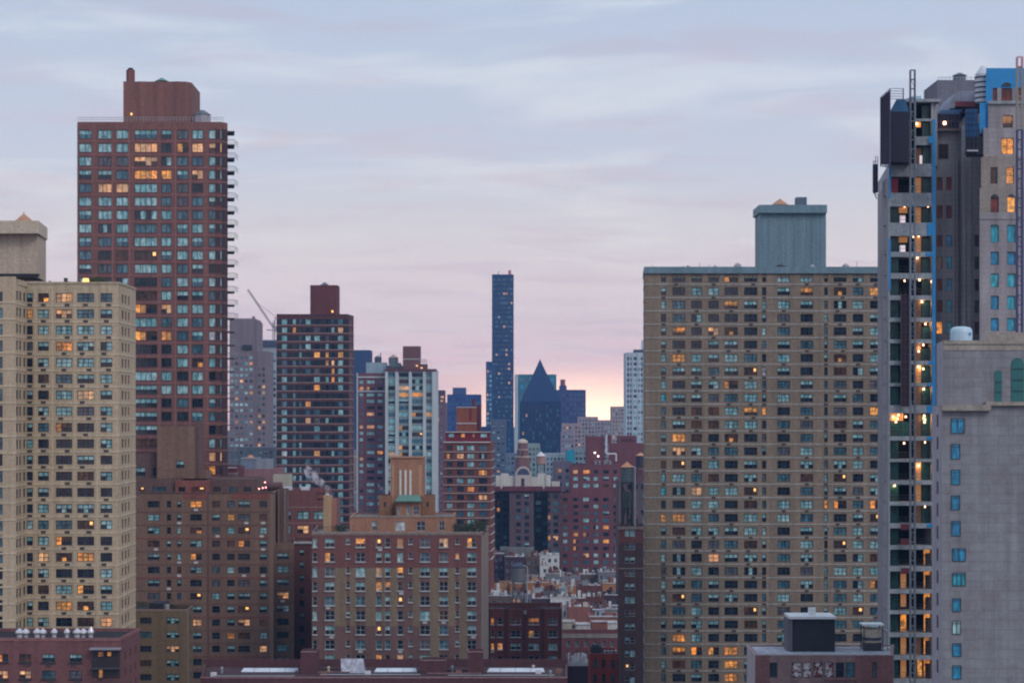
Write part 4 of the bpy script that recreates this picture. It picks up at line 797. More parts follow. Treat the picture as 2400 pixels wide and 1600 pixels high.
# middle wing
D2 = 350.0
w_ = Bld(None, None, [(2191, D2), (2252, D2), (2254, 347), (2280, 347), (2300, 347.5), (2330, 352), (2330, 385), (2185, 385)], 300, [con, cont], root=b, part='middle_wing', par=0, Dref=D2)
mr_ = [(415, 446), (482, 512), (551, 578), (601, 631), (653, 681), (703, 732), (753, 782)] + [(803 + 50.5 * k, 832 + 50.5 * k) for k in range(14)]
w_.facade(0, w_.cols(0, [(2195, 2209), (2217.5, 2231)]), [(Z(y1, D2), Z(y0, D2)) for y0, y1 in mr_], dict(k='mw', fr='br', n=1, ft=.07), dict(azure=1), parse('0,0:red 0,1:red 1,0:red 1,1:red 2,0:red 2,1:azure 3,0:dim 3,1:cyan 4,0:red 4,1:azure 5,0:red 5,1:cyan 6,0:lith 6,1:cyan'))
w_.facade(3, w_.ucols(3, 1, .9, .1), [(Z(y1 + 3, D2), Z(y0 + 3, D2)) for y0, y1 in mr_[2:8]], dict(k='mw2', fr='br', n=1), dict(grey=1)); w_.finish()
b.wins.append((Xp(2211, D2), D2 - .03, Z(372, D2), 0, 1.6, 2.4, dict(k='mw3', fr='dk', n=1), 'dim', ''))
q = MB()
for (px, D, wpx) in ((2240, 349.7, 3), (2257, 346.8, 3), (2272, 347.2, 2)): q.box(Xp(px, D), Xp(px + wpx, D), D - .6, D + .8, 0, Z(372, D))
b.add('pilaster', q, con)
w_ = b.pent('rear_bulkhead', rect(2197, 2300, 366, 12), 188, 306, [wall('bulk_grey', (.16, .165, .20), .08)]); w_.finish()
q = MB(); q.cyl(Xp(2249, 370), 370, Z(192, 370), Z(178, 370), 1.1, None, 14); q.cyl(Xp(2249, 370), 370, Z(178, 370), Z(171, 370), 1.3, .2, 14); b.add('roof_tank', q, plain('slate', (.1, .13, .15)))
q = MB()
for j in range(12): xx = Xp(2199 + 8.5 * j, 366); q.bar((xx, 365.9, Z(190, 366)), (xx, 365.9, Z(181, 366)), .04)
q.bar((Xp(2199, 366), 365.9, Z(182, 366)), (Xp(2292, 366), 365.9, Z(182, 366)), .04); b.add('guard_rail', q, steelp)
q = MB(); n = 14; xa, xb, zb_, zt_ = Xp(2228, 356), Xp(2292, 356), Z(240, 356), Z(213, 356); ar = [(xa, zb_ - 1)] + [(xa + (xb - xa) * .5 * (1 - cos(pi * i / n)) if i < n / 2 else xb, zb_ + (zt_ - zb_) * (sin(pi * i / n) if i < n / 2 else 1)) for i in range(n // 2 + 1)] + [(xb, zb_ - 1)]
q.face([(x, 356, z) for x, z in ar]); q.face([(x, 366, z) for x, z in reversed(ar)])
for i in range(len(ar) - 1): q.face([(ar[i][0], 356, ar[i][1]), (ar[i][0], 366, ar[i][1]), (ar[i + 1][0], 366, ar[i + 1][1]), (ar[i + 1][0], 356, ar[i + 1][1])])
b.add('tarpaulin_shelter', q, plain('tarp_grey', (.22, .25, .33)))
q = MB()
for i in range(6): a = pi * .5 * (i + .3) / 6; q.bar((xa + (xb - xa) * .5 * (1 - cos(a)), 355.8, zb_), (xa + (xb - xa) * .5 * (1 - cos(a)), 355.8, zb_ + (zt_ - zb_) * sin(a)), .06)
b.add('shelter_hoop', q, steelp)
q = MB(); q.prism([P(2238, 350), P(2308, 350), P(2305, 358), P(2240, 358)], Z(250, 350), Z(238, 350), 0, True, None, True); b.add('red_deck', q, plain('red_deck', (.16, .03, .04)))
# hanging scaffolds wrapped in netting
def scaffold(name, label, pts, ytop, ybot, D, mats, dep=4, ribs=6):
    """pts px list at D; wrapped volume with poles"""
    q = MB(); x0, x1 = Xp(pts[0], D), Xp(pts[1], D); q.prism([(x0, D), (x1, D), (x1, D + dep), (x0, D + dep)], Z(ybot, D), Z(ytop, D), 0, True, None, True)
    t = thing(name, label, 'scaffold', ((x0 + x1) / 2, D, Z(ybot, D))); q.build('netting', mats[0], t, t.location)
    q = MB()
    for j in range(ribs + 1):
        xx = x0 + (x1 - x0) * j / ribs; q.bar((xx, D - .12, Z(ybot, D)), (xx, D - .12, Z(ytop, D) + .6), .05)
    nz = max(2, int((Z(ytop, D) - Z(ybot, D)) / 1.8))
    for j in range(nz + 1): z = Z(ybot, D) + (Z(ytop, D) - Z(ybot, D)) * j / nz; q.bar((x0, D - .12, z), (x1, D - .12, z), .05)
    q.build('pole_grid', mats[1], t, t.location)
    return t
dkb = plain('pole_violet', (.07, .055, .10), .6)
t = thing('scaffold', 'tall scaffold wrapped in dark blue netting on the left crown of the concrete tower', 'scaffold', (Xp(2100, 340), 340, Z(384, 340)))
q = MB(); D = 341.0
pts = [(2064, 388, 2090, 392), ]
q.prism([P(2085.5, D), P(2131, D), P(2130, D + 9), P(2087, D + 9)], Z(380, D), Z(262, D), 0, True, None, True)
za, zb_ = Z(262, D), Z(231, D); c0 = [P(2085.5, D), P(2131, D), P(2130, D + 9), P(2087, D + 9)]; c1 = [P(2101, D + 1), P(2122, D + 1), P(2122, D + 8), P(2101, D + 8)]
for i in range(4): j = (i + 1) % 4; q.face([(*c0[i], za), (*c0[j], za), (*c1[j], zb_), (*c1[i], zb_)], 1)
q.face([(*c, zb_) for c in c1], 1); q.build('netting', [net, netb], t, t.location)
q = MB(); L0, L1 = (2064, 342), (2086, 338)
for j in range(8):
    px = 2064 + 22 * j / 7; yt = 228 - 20 * j / 7; D = 342 - 4 * j / 7; yb = 395 - 10 * (7 - j) / 14; q.bar((Xp(px, D), D, Z(yb, D)), (Xp(px, D), D, Z(yt, D)), .09 if j in (0, 4, 7) else .05)
for k in range(28):
    f = k / 27; q.bar((Xp(2064, 342), 342, Z(390 - 162 * f, 342)), (Xp(2086, 338), 338, Z(390 - 182 * f, 338)), .05)
for k in range(5): f = k / 4; q.bar((Xp(2086, 338), 338, Z(232 - 24 * f, 338)), (Xp(2117, 341), 341, Z(232 - 24 * f, 341)), .045)
q.bar((Xp(2117, 341), 341, Z(240, 341)), (Xp(2117, 341), 341, Z(207, 341)), .09); q.build('pole_grid', dkb, t, t.location)
q = MB(); q.face([(*P(2064.5, 342.3), Z(386, 342.3)), (*P(2085, 338.3), Z(386, 338.3)), (*P(2085, 338.3), Z(212, 338.3)), (*P(2064.5, 342.3), Z(230, 342.3))]); q.face([(*P(2064.7, 342.5), Z(386, 342.5)), (*P(2064.7, 342.5), Z(230, 342.5)), (*P(2085, 338.5), Z(212, 338.5)), (*P(2085, 338.5), Z(386, 338.5))]); q.build('side_netting', plain('violet_net', (.045, .035, .07), .8), t, t.location)
t = thing('scaffold', 'small violet hanging scaffold jutting from the left edge of the concrete tower', 'scaffold', (Xp(2052, 350), 350, Z(455, 350)))
q = MB(); D = 350
for px in (2047.5, 2052, 2057): q.bar((Xp(px, D), D, Z(450, D)), (Xp(px, D), D, Z(376 if px < 2050 else 366, D)), .06)
for k in range(11): q.bar((Xp(2047.5, D), D, Z(450 - 7 * k, D)), (Xp(2058, D), D, Z(458 - 8 * k, D)), .05)
q.bar((Xp(2047.5, D), D, Z(450, D)), (Xp(2060, D), D + 2, Z(463, D)), .09); q.build('pole_grid', dkb, t, t.location)
q = MB().box(Xp(2048, 350.3), Xp(2058, 350.3), 350.3, 351.5, Z(450, 350), Z(384, 350)); q.build('netting', plain('violet_net', (0, 0, 0)), t, t.location)
t = scaffold('scaffold', 'dark netted platform with one lit bulb below the red deck of the concrete tower', (2196, 2247), 268, 303, 349, [net, dkb], 5)
MB().box(Xp(2194, 348.6), Xp(2250, 348.6), 348.5, 354, Z(308, 349), Z(302, 349)).build('deck', plain('deck_brown', (.10, .07, .08)), t, t.location); MB().cyl(Xp(2214, 348.4), 348.4, Z(292, 348.4), Z(285, 348.4), .25, None, 8).build('bulb', ylw, t, t.location)
q = MB(); D = 349; c0 = [P(2196, D), P(2247, D), P(2247, D + 5), P(2196, D + 5)]; c1 = [P(2208, D + 2), P(2256, D + 1), P(2256, D + 5), P(2208, D + 5)]
for i in range(4): j = (i + 1) % 4; q.face([(*c0[i], Z(268, D)), (*c0[j], Z(268, D)), (*c1[j], Z(254, D)), (*c1[i], Z(254, D))])
q.build('upper_netting', netb, t, t.location)
t = thing('scaffold', 'narrow scaffold in blue netting hung between the grey wing and the pale turret', 'scaffold', (Xp(2284, 336), 336, Z(366, 336)))
q = MB(); D = 336; q.prism([P(2262, D), P(2290, D), P(2290, D + 3.5), P(2262, D + 3.5)], Z(322, D), Z(256, D), 0); q.prism([P(2264, D), P(2304, D), P(2304, D + 3.5), P(2264, D + 3.5)], Z(362, D), Z(322, D), 1, True, None, True); q.build('netting', [plain('blue_net2', (.005, .075, .22), .8), net], t, t.location)
q = MB()
for px in (2263, 2272, 2281, 2291, 2303): q.bar((Xp(px, 335.8), 335.8, Z(362, D)), (Xp(px, 335.8), 335.8, Z(256 if px < 2295 else 300, D)), .06)
for k in range(8): q.bar((Xp(2263, 335.8), 335.8, Z(362 - 14 * k, D)), (Xp(2291, 335.8), 335.8, Z(362 - 14 * k, D)), .05)
q.build('pole_grid', steel, t, t.location); MB().box(Xp(2266, 335.7), Xp(2292, 335.7), 335.5, 339, Z(356, D), Z(352, D)).build('deck', steelp, t, t.location)
# pale turret
D3 = 340.0
w_ = Bld(None, None, [(2296, D3), (2470, D3), (2470, 380), (2296, 353)], 440, [con, cont, conp], root=b, part='turret', par=0)
tr = [(527, 568), (590, 621), (641, 673), (693, 725), (745, 775)] + [(796 + 51 * k, 826 + 51 * k) for k in range(12)]
w_.facade(0, w_.cols(0, [(2322, 2341), (2360.5, 2380), (2402, 2421)]), [(Z(y1, D3), Z(y0, D3)) for y0, y1 in [(461, 498)] + tr], dict(k='tu', fr='dk', n=1, ft=.08, sash=False), dict(azure=1, cyan=1), parse('0,0:red 0,1:lith 0,2:red 1,0:cyan 1,1:cyan 2,0:azure 2,1:azure 3,0:cyan 3,1:cyan 4,0:azure 4,1:cyan 5,0:azure 5,1:cyan'), mf=lambda u, z, r: 1 if z > Z(512, D3) else 0)
w_.band(0, Z(514, D3), Z(511, D3), 0, .1); w_.finish()
w2 = b.pent('turret_upper', [(2299, D3 + .5), (2470, D3 + .5), (2470, 372), (2299, 353)], 366, 440, [cont, con]); w2.facade(0, w2.cols(0, [(2321.5, 2338), (2358.5, 2376), (2402, 2420)]), [(Z(430, D3), Z(391, D3))], dict(k='tu2', fr='br', n=1, ft=.08), dict(lith=1), parse('0,0:dim 0,1:lit 0,2:dim')); w2.band(0, w2.zb - .3, w2.zb + .35, 0, .45); w2.finish()
w3 = b.pent('turret_shoulder', [(2305, D3 + 1), (2470, D3 + 1), (2470, 370), (2305, 353)], 300, 366, [con]); w3.facade(0, w3.cols(0, [(2346, 2376)]), [(Z(360, D3), Z(322, D3))], dict(k='tu3', fr='br', n=2, ft=.08), dict(lith=1), parse('0,0:lit')); w3.band(0, w3.zb - .2, w3.zb + .2, 0, .3); w3.finish()
w4 = b.pent('turret_shoulder', [(2316, D3 + 2), (2470, D3 + 2), (2470, 366), (2316, 353)], 240, 300, [con, slabm]); w4.facade(0, w4.cols(0, [(2350, 2374)]), [(Z(296, D3), Z(266, D3))], dict(k='tu4', fr='br', n=1, ft=.08), dict(litt=1)); w4.band(0, w4.zt - .3, w4.zt + .2, 1, .35); w4.finish()
q = MB(); q.face([(*P(2299, D3 + .9), Z(366, D3)), (*P(2306, D3 + .9), Z(366, D3)), (*P(2316.2, D3 + 1.9), Z(243, D3)), (*P(2315, D3 + 1.9), Z(262, D3))]); 
w5 = b.pent('blue_crown', [(2311, D3 + 3), (2470, D3 + 3), (2470, 362), (2311, 353)], 160, 242, [blu, con]); st = dict(k='tu5', fr='br', n=1, ft=.08)
w5.facade(0, w5.cols(0, [(2326.5, 2337), (2347, 2372), (2385, 2395)]), [(Z(235, D3), Z(200, D3))], st, dict(red=1), parse('0,0:red 0,1:red 0,2:red'), mf=lambda u, z, r: 1 if r and u > w5.u(0, 2322) else 0); w5.finish()
q = MB(); xm, rr_ = Xp(2359.5, D3 + 2.8), 12 / F * D3; pts = [(xm + rr_ * cos(pi * i / 10), D3 + 2.85, Z(196, D3) + rr_ * .75 * sin(pi * i / 10)) for i in range(11)]; q.face([pts[0]] + [p for p in pts[1:]]); b.add('arch_window', q, PM['D'])
q = MB(); xm, rr_ = Xp(2331, D3), 8.2 / F * D3
for px in (2331, 2370.5): xm = Xp(px, D3); pts = [(xm + rr_ * cos(pi * i / 10), D3 + .16 - .2, Z(463, D3) + rr_ * sin(pi * i / 10)) for i in range(11)]; q.face(pts)
b.add('arch_window', q, PM['D'])
q = MB(); q.prism([P(2296, D3 + 2.4), P(2318, D3 + 2.4), P(2314, 347), P(2300, 347)], Z(310, D3), Z(236, D3), 0, True); q.face([(*P(2290, 347), Z(300, 347)), (*P(2312, 342.3), Z(236, 342)), (*P(2312, 342.3), Z(300, 342))]); b.add('blue_sheeting', q, blu)
q = MB(); q.cyl(Xp(2304, 350), 350, Z(245, 350), Z(175, 350), 1.3, None, 18); q.cyl(Xp(2304, 350), 350, Z(175, 350), Z(155, 350), 1.3, .3, 18); b.add('stair_drum', q, plain('drum_white', (.5, .55, .6)))
q = MB()
for k in range(6): z = Z(240 - 12 * k, 348); q.cyl(Xp(2304, 350), 350, z, z + .25, 1.38, None, 18)
b.add('drum_hoop', q, steel)
b.windows()
# site bulbs hung in the open floors
bul = [(2113, 533, 0), (2120, 484, 0), (2153, 553, 1), (2150, 604, 1), (2155, 656, 1), (2120, 658, 0), (2161, 707, 1), (2116, 709, 0), (2169, 759, 1), (2120, 765, 0), (2164, 808, 1), (2153, 823, 1), (2152, 859, 1), (2164, 864, 1), (2124, 870, 0), (2165, 911, 1), (2119, 920, 0), (2106, 972, 1), (2093, 976, 1), (2100, 988, 1), (2104, 981, 0), (2123, 976, 1), (2166, 974, 1), (2168, 983, 1), (2167, 989, 1), (2119, 1038, 1), (2168, 1036, 0), (2153, 1090, 1), (2097, 1137, 1), (2168, 1187, 0), (2149, 290, 1), (2175, 484, 0), (2141, 555, 0), (2173, 240 + 42, 0), (2183, 660, 0)]
seen = {}
ORD = ['top', 'second', 'third', 'fourth', 'fifth', 'sixth', 'seventh', 'eighth', 'ninth', 'tenth', 'eleventh', 'twelfth', 'thirteenth', 'fourteenth', 'fifteenth', 'sixteenth', 'seventeenth', 'eighteenth', 'nineteenth', 'twentieth']
fl = [(241, 282), (283, 330)] + opens
lab = []
for px, py, big in bul:
    k = min(range(len(fl)), key=lambda i: abs((fl[i][0] + fl[i][1]) / 2 - py)); lab.append((k, 'left' if px < 2138 else 'right'))
for i, (px, py, big) in enumerate(bul):
    k, sd = lab[i]; mates = sorted([bul[j][0] + bul[j][1] * .01 for j in range(len(bul)) if lab[j] == lab[i]]); w = mates.index(px + py * .01)
    pre = '' if len(mates) == 1 else (['leftmost ', 'next to leftmost ', 'next to rightmost ', 'rightmost '] if len(mates) == 4 else ['leftmost ', 'middle ', 'rightmost '] if len(mates) == 3 else ['left one, ', 'right one, '] if len(mates) == 2 else ['leftmost ', 'second ', 'middle ', 'fourth ', 'rightmost '])[w]
    q = MB(); x, z = Xp(px, D1 + .3), Z(py, D1 + .3); q.bar((x, D1 + .3, z + .15), (x, D1 + .3, z + .5), .02, 0); q.cyl(x, D1 + .3, z - .14, z + .14, .17 if big else .10, .10, 8, 1); q.cyl(x, D1 + .3, z + .14, z + .18, .10, .04, 8, 1)
    tag(q.build('site_lamp', [steel, ylw]), pre + 'bare warm bulb in the ' + sd + ' bay, ' + ORD[min(k, 19)] + ' open floor from above', 'lamp', 'bulbs on the open construction floors')
for (px, py) in ((2153, 553), (2150, 604), (2155, 656), (2161, 707), (2169, 759), (2155, 815), (2158, 862), (2165, 911), (2098, 980), (2123, 976), (2166, 980), (2119, 1038), (2153, 1090), (2097, 1137), (2149, 290), (2120, 484)):
    pl = bpy.data.lights.new('bulb_light', 'POINT'); pl.energy = 70; pl.color = (1, .52, .25); pl.shadow_soft_size = .2; po = bpy.data.objects.new('bulb_light', pl); sc.collection.objects.link(po); po.location = (Xp(px, D1 + .9), D1 + .9, Z(py, D1 + .9))
def mast(label, x0, x1, yt, yb, D, cols_):
    x0, x1 = Xp(x0, D), Xp(x1, D); w = x1 - x0; zt, zb = Z(yt, D), 0.0
    t = thing('hoist_mast', label, 'hoist mast', ((x0 + x1) / 2, D, 0))
    zc = [zt] + [Z(y, D) for y, _ in cols_[1:]] + [zb]
    for ci, (_, m) in enumerate(cols_):
        q = MB(); za, zb2 = zc[ci], zc[ci + 1]
        for (xx, yy) in ((x0, D), (x1, D), (x0, D + w), (x1, D + w)): q.bar((xx, yy, zb2), (xx, yy, za), .10)
        k = 0; z = za
        while z > zb2:
            q.bar((x0, D, z), (x1, D, z), .06); q.bar((x0, D + w, z), (x1, D + w, z), .05)
            q.bar((x0, D, z), (x1, D, z - 1.5) if k % 2 else (x1, D, z), .04); z -= 1.5; k += 1
        q.build('mast_section', m, t, t.location)
    return t
mast('grey lattice hoist mast climbing the open floors of the concrete tower', 2134.5, 2145, 164, 1600, 342.5, [(164, plain('mast_grey', (.12, .12, .16), .5)), (240, plain('mast_mid', (.20, .24, .28), .5)), (700, plain('mast_low', (.15, .17, .20), .5))])
mast('lattice hoist mast, pink topped and navy lower down, on the pale turret, far right', 2385, 2397, 133, 900, 329, [(133, plain('mast_pink', (.55, .28, .30), .5)), (157, plain('mast_tan', (.30, .28, .26), .5)), (304, plain('mast_navy', (.05, .06, .17), .5))])
# ------------------------------------------------------------------ concrete block, front right
cf = wall('cast_concrete', (.25, .235, .26), .2, grain=.5, tint=(.25, .28, .31), brick=.22, fine=.3); cfl = wall('cast_lit_side', (.36, .34, .38), .1, grain=.5); cft = wall('cast_tan', (.30, .275, .24), .2, grain=.6)
b = Bld('concrete_block', 'bare grey concrete block with blue-filmed windows and green arched openings, front right', [(2208, 250), (2600, 250), (2600, 290), (2186, 262)], 950, [cf, cfl, cft], par=0, Dref=250)
wr = [(2229, 2261, 980, 1015, 2, 'azure'), (2229, 2250, 1040, 1075, 1, 'azure'), (2229, 2250, 1100, 1135, 1, 'azure'), (2229, 2250, 1160, 1194, 1, 'azure'), (2230, 2251, 1220, 1255, 1, 'azure'), (2232, 2263, 1284, 1314, 2, 'azure'), (2232, 2263, 1341, 1372, 3, 'cyan'), (2232, 2252, 1401, 1432, 1, 'azure'), (2232, 2252, 1454, 1485, 2, 'teal'), (2232, 2253, 1506, 1537, 1, 'azure'), (2232, 2253, 1558, 1590, 1, 'azure')]
for (x0, x1, y0, y1, n, md) in wr:
    w, h = (x1 - x0) / F * 250, (y1 - y0) / F * 250
    b.wins.append((Xp((x0 + x1) / 2, 250), 249.99, Z(y1, 250), 0, w, h, dict(k='cb%d' % n, fr='dk', n=n, sash=False, ft=.05, trans=True), md, ''))
b.done.add(3); a_, c_ = b.p[3], b.p[0]; b.w.face([(*a_, 0), (*c_, 0), (*c_, b.zt), (*a_, b.zt)], 1)  # left face is a paler concrete, with its side light in the colour
b.finish()
for k in range(12):
    z = Z(1000 + 52 * k, 256); q = MB(); ux, uy = a_[0] * .45 + c_[0] * .55, a_[1] * .45 + c_[1] * .55; q.box(ux - .12, ux + .0, uy - .9, uy + .1, z, z + 1.5); b.add('slit_window', q, plain('slit', (.05, .04, .06)))
w_ = b.pent('upper_storey', [(2211, 250.6), (2600, 250.6), (2600, 285), (2195, 261)], 798, 950.5, [cf, cfl, cft]); 
w_.done.add(3); a2, c2 = w_.p[3], w_.p[0]; w_.w.face([(*a2, w_.zb), (*c2, w_.zb), (*c2, w_.zt), (*a2, w_.zt)], 1)
w_.band(0, Z(806, 250), w_.zt + .02, 2, .15); w_.band(0, Z(820, 250), Z(808, 250), 2, .07); w_.finish()
q = MB(); q.box(Xp(2205, 250), Xp(2320, 250), 249.3, 250.7, Z(962, 250), Z(949, 250)); q.box(Xp(2310, 250), Xp(2440, 250), 249.5, 250.7, Z(950, 250), Z(941, 250)); b.add('ledge', q, cft)
for (x0, x1, yt, nm) in ((2334, 2350, 867, 1), (2373, 2402, 838, 2)):
    q = MB(); xa, xb = Xp(x0, 250), Xp(x1, 250); r_ = (xb - xa) / 2; zb_, zt_ = Z(941, 250), Z(yt, 250); n = 12
    pts = [(xa, zb_), (xb, zb_)] + [((xa + xb) / 2 + r_ * cos(pi * i / n), zt_ - r_ + r_ * sin(pi * i / n)) for i in range(n + 1)]
    q.face([(x, 250.5, z) for x, z in pts]); 
    for i in range(len(pts)): j = (i + 1) % len(pts); q.face([(pts[i][0], 250.5, pts[i][1]), (pts[i][0], 250.65, pts[i][1]), (pts[j][0], 250.65, pts[j][1]), (pts[j][0], 250.5, pts[j][1])])
    o_ = b.add('arched_opening', q, plain('green_panel', (.012, .12, .12), .5)); q = MB()
    for k in range(1, 3 if nm == 1 else 4): z = zb_ + (zt_ - zb_) * k / (3.2 if nm == 1 else 4); q.box(xa, xb, 250.42, 250.5, z - .04, z + .04)
    q.build('joint', plain('joint', (.01, .06, .06)), o_, b.o)
w_ = b.pent('rear_parapet', [(2310, 262), (2600, 262), (2600, 275), (2310, 275)], 779, 800, [cft]); w_.finish()
b.windows()
x0, x1 = Xp(2235, 256), Xp(2287, 256); t = thing('roof_tank', 'pale blue rounded tank on the concrete block roof', 'tank', ((x0 + x1) / 2, 258, Z(798, 256))); q = MB(); n = 16; r_ = (x1 - x0) / 2; xc = (x0 + x1) / 2
prof = [(r_, Z(798, 256)), (r_, Z(776, 256)), (r_ * .93, Z(769, 256)), (r_ * .75, Z(765.5, 256)), (r_ * .4, Z(763.5, 256)), (.01, Z(763, 256))]
for (ra, za), (rb2, zb2) in zip(prof, prof[1:]): q.cyl(xc, 258, za, zb2, ra, rb2, 20, 0, False)
q.build('shell', plain('pale_blue_shell', (.42, .58, .68), .5), t, t.location, True); q = MB().cyl(xc + r_ * .62, 258 - r_ * .82, Z(784, 256), Z(779, 256), .16, None, 8); q.build('blue_valve', blu, t, t.location); MB().box(xc - r_ * .6, xc + r_ * .6, 257, 259, Z(799, 256), Z(797, 256)).build('skid', steel, t, t.location)
# ------------------------------------------------------------------ middle distance
FL = lambda k, **a: dict(k=k, flat=True, **a)
def simple(name, label, x0, x1, yt, D, dep, mats, cols, y0, sp, n, h, pal=SMALL, fx='', st=None, roof=roof_grey, cat='building', group=None, finish=True, flat=True, pm=None, mf=None, yaw=0, pts=None):
    b = Bld(name, label, pts or rect(x0, x1, D, dep), yt, mats, roof=roof, cat=cat, group=group)
    st = st or (FL('f%d' % int(D)) if flat else dict(k='m%d' % int(D), fr='dk', ft=.1))
    if cols: b.facade(0, b.cols(0, cols), b.rows(y0, sp, n, h), st, pal, parse(fx), pm=pm, mf=mf)
    if finish: b.finish(); b.windows()
    return b
def grid(x0, x1, n, w): s = (x1 - x0) / n; return [(x0 + s * (k + .5) - w / 2, x0 + s * (k + .5) + w / 2) for k in range(n)]
# hazy grey apartment behind the balcony tower
gm = wall('grey_mauve', (.20, .165, .185), .1); gp = wall('grey_pale', (.33, .36, .40), .1)
b = simple('apartment_tower', 'grey mauve apartment tower with a stepped top, half hidden behind the balcony high-rise', 538, 596, 746, 1100, 30, [gm, gp], grid(538, 594, 5, 7), 838, 13.7, 18, 6, dict(teal=14, blue=16, dark=8, grey=4, pale=2, lit=1), finish=False)
b.facade(1, [], [], FL('x'), SMALL); b.finish()
for (x0, x1, yt, yb) in ((596, 602, 752, 1100), (602, 628, 823, 1100)):
    w_ = Bld(None, None, rect(x0, x1, 1101 + (x0 > 600) , 26), yt, [gm], root=b, part='wing')
    if x0 > 600: w_.facade(0, w_.cols(0, [(605, 611), (615, 621)]), w_.rows(865, 13.7, 16, 7), FL('g2'), dict(dark=3, blue=2, pale=1)); w_.finish()
    else: w_.finish()
w_ = b.pent('parapet_box', rect(591, 595, 1103, 6), 741, 752, [gm]); w_.finish(); w_ = b.pent('roof_house', rect(568, 590, 1099, 3), 808, 818, [plain('dark_room', (0, 0, 0))]); w_.finish(); b.windows()
b = simple('apartment_tower', 'pale grey tower with a dark slate top band beside the striped tower', 601, 660, 796, 1180, 30, [gp], grid(628, 648, 2, 6), 830, 13.7, 18, 7, finish=False); w_ = b.pent('slate_band', rect(603, 650, 1179, 10), 798, 811, [plain('navy_slate', (.05, .06, .11))]); b.finish(); w_.finish(); b.windows()
simple('apartment_house', 'low grey house in steam with white roof boxes, left of the striped tower', 530, 640, 1048, 800, 24, [wall('haze_grey', (.20, .23, .27), .2)], grid(560, 640, 7, 5), 1060, 14, 4, 6, roof=roof_pale)
t = thing('tower_crane', 'thin tower crane with a raised jib standing against the sky left of the striped tower', 'crane', (Xp(642, 1250), 1250, Z(800, 1250))); cm_ = plain('hazed_crane_steel', (.34, .30, .34), .5); D = 1250  # mast and jib steel lightened: haze is put into the colour
def lattice(q, p, r, w, n, rad):
    import mathutils
    p = mathutils.Vector(p); r = mathutils.Vector(r); o_ = mathutils.Vector((0, w, 0)); s_ = (r - p).cross(o_).normalized() * w * .6
    for d in (s_, -s_): q.bar(p + d, r + d, rad)
    q.bar(p + o_, r + o_, rad)
    for k in range(n): a = p + (r - p) * k / n; c = p + (r - p) * (k + 1) / n; q.bar(a + s_, c - s_, rad * .6); q.bar(a - s_, a + s_, rad * .6)
q = MB(); lattice(q, (Xp(642, D), D, Z(1000, D)), (Xp(642, D), D, Z(752, D)), 1.2, 30, .18); q.build('mast', cm_, t, t.location)
q = MB(); lattice(q, (Xp(641, D), D, Z(768, D)), (Xp(580.5, D), D, Z(678, D)), .8, 20, .16); q.build('jib', cm_, t, t.location)
q = MB(); q.bar((Xp(646, D), D, Z(742, D)), (Xp(640, D), D, Z(768, D)), .35); q.bar((Xp(646, D), D, Z(742, D)), (Xp(600, D), D, Z(707, D)), .12); q.build('a_frame', cm_, t, t.location)
q = MB().box(Xp(643, D), Xp(651, D), D - 1, D + 1.5, Z(776, D), Z(764, D)); q.bar((Xp(625, D), D, Z(773, D)), (Xp(650, D), D, Z(773, D)), .3); q.build('cab_and_counterweight', plain('crane_grey', (.3, .3, .33)), t, t.location)
# red brick with white pilaster tower
rd = wall('dusty_red', (.16, .07, .085), .12); wp = wall('white_pilaster', (.46, .52, .54), .08)
b = simple('apartment_house', 'dusty red brick house with a white cornice between the striped and white ribbed towers', 836, 905, 874, 1010, 25, [rd, wp], [(843, 851), (860, 877), (885, 897)], 895, 15, 30, 7, dict(teal=12, grey=8, dark=8, blue=8, pale=1), '1,0:lith 1,1:lith 7,0:pale 7,1:pale 9,0:teal 11,2:lit', finish=False)
for y, h in ((882, 1.0), (915, .9)): b.band(0, Z(y + 3, 1010), Z(y, 1010), 1, .4)
b.band(0, 0, b.zt, 1, .3, 0, b.u(0, 839)); b.finish()
w_ = b.pent('penthouse', rect(858, 904, 1012, 14), 849, 878, [wall('blue_grey_wall', (.26, .36, .42), .1)]); w_.finish(); b.windows()
S_W = FL('wt', lw=1.8)
b = Bld('apartment_tower', 'tower ribbed with white pilasters and glassy bays, topped by a maroon box, centre left', rect(903, 1023, 1000, 26), 866, [wp, wall('spandrel_teal', (.20, .27, .28), .1), wall('mar_top', (.13, .05, .06), .1)])
cc = [(910, 926), (935, 958), (965.5, 991), (999, 1012)]
def mfw(u, z, r): return 1 if any(b.u(0, a) < u < b.u(0, c) for a, c in cc) and z < b.zt - 1 else 0
b.facade(0, b.cols(0, cc), b.rows(878, 15.5, 34, 9), S_W, dict(teal=26, blue=20, dark=26, grey=8, mix=14, half=8), parse('2,1:pale 1,1:dim 3,1:lit 3,2:lit 6,2:lith 6,3:lith 8,1:lith 9,2:lamp 11,1:lith 12,0:pale 12,1:lith 0,1:dark 0,2:dark 5,2:dark'), mf=mfw)
for px in ((903, 909.5), (926.5, 933.5), (958.5, 964.5), (991.5, 998), (1012.5, 1023)): b.band(0, 0, b.zt - .8, 0, .9, b.u(0, px[0]), b.u(0, px[1]))
b.band(0, b.zt - .8, b.zt + .3, 2, 1.1); b.finish()
w_ = b.pent('bulkhead', rect(944, 984.5, 1003, 10), 811, 867, [wall('bulk_plum', (.15, .075, .08), .08), wp]); w_.band(0, Z(842, 1003), Z(840.5, 1003), 1, .1); w_.finish(); w_ = b.pent('bulkhead', rect(984.5, 1001, 1004, 8), 853, 867, [wall('bulk_plum', (0, 0, 0))]); w_.finish()
q = MB(); xa, xb = Xp(986, 1003), Xp(1000, 1003)
for z in (Z(842, 1003), Z(847, 1003)): q.bar((xa, 1003, z), (xb, 1003, z), .12)
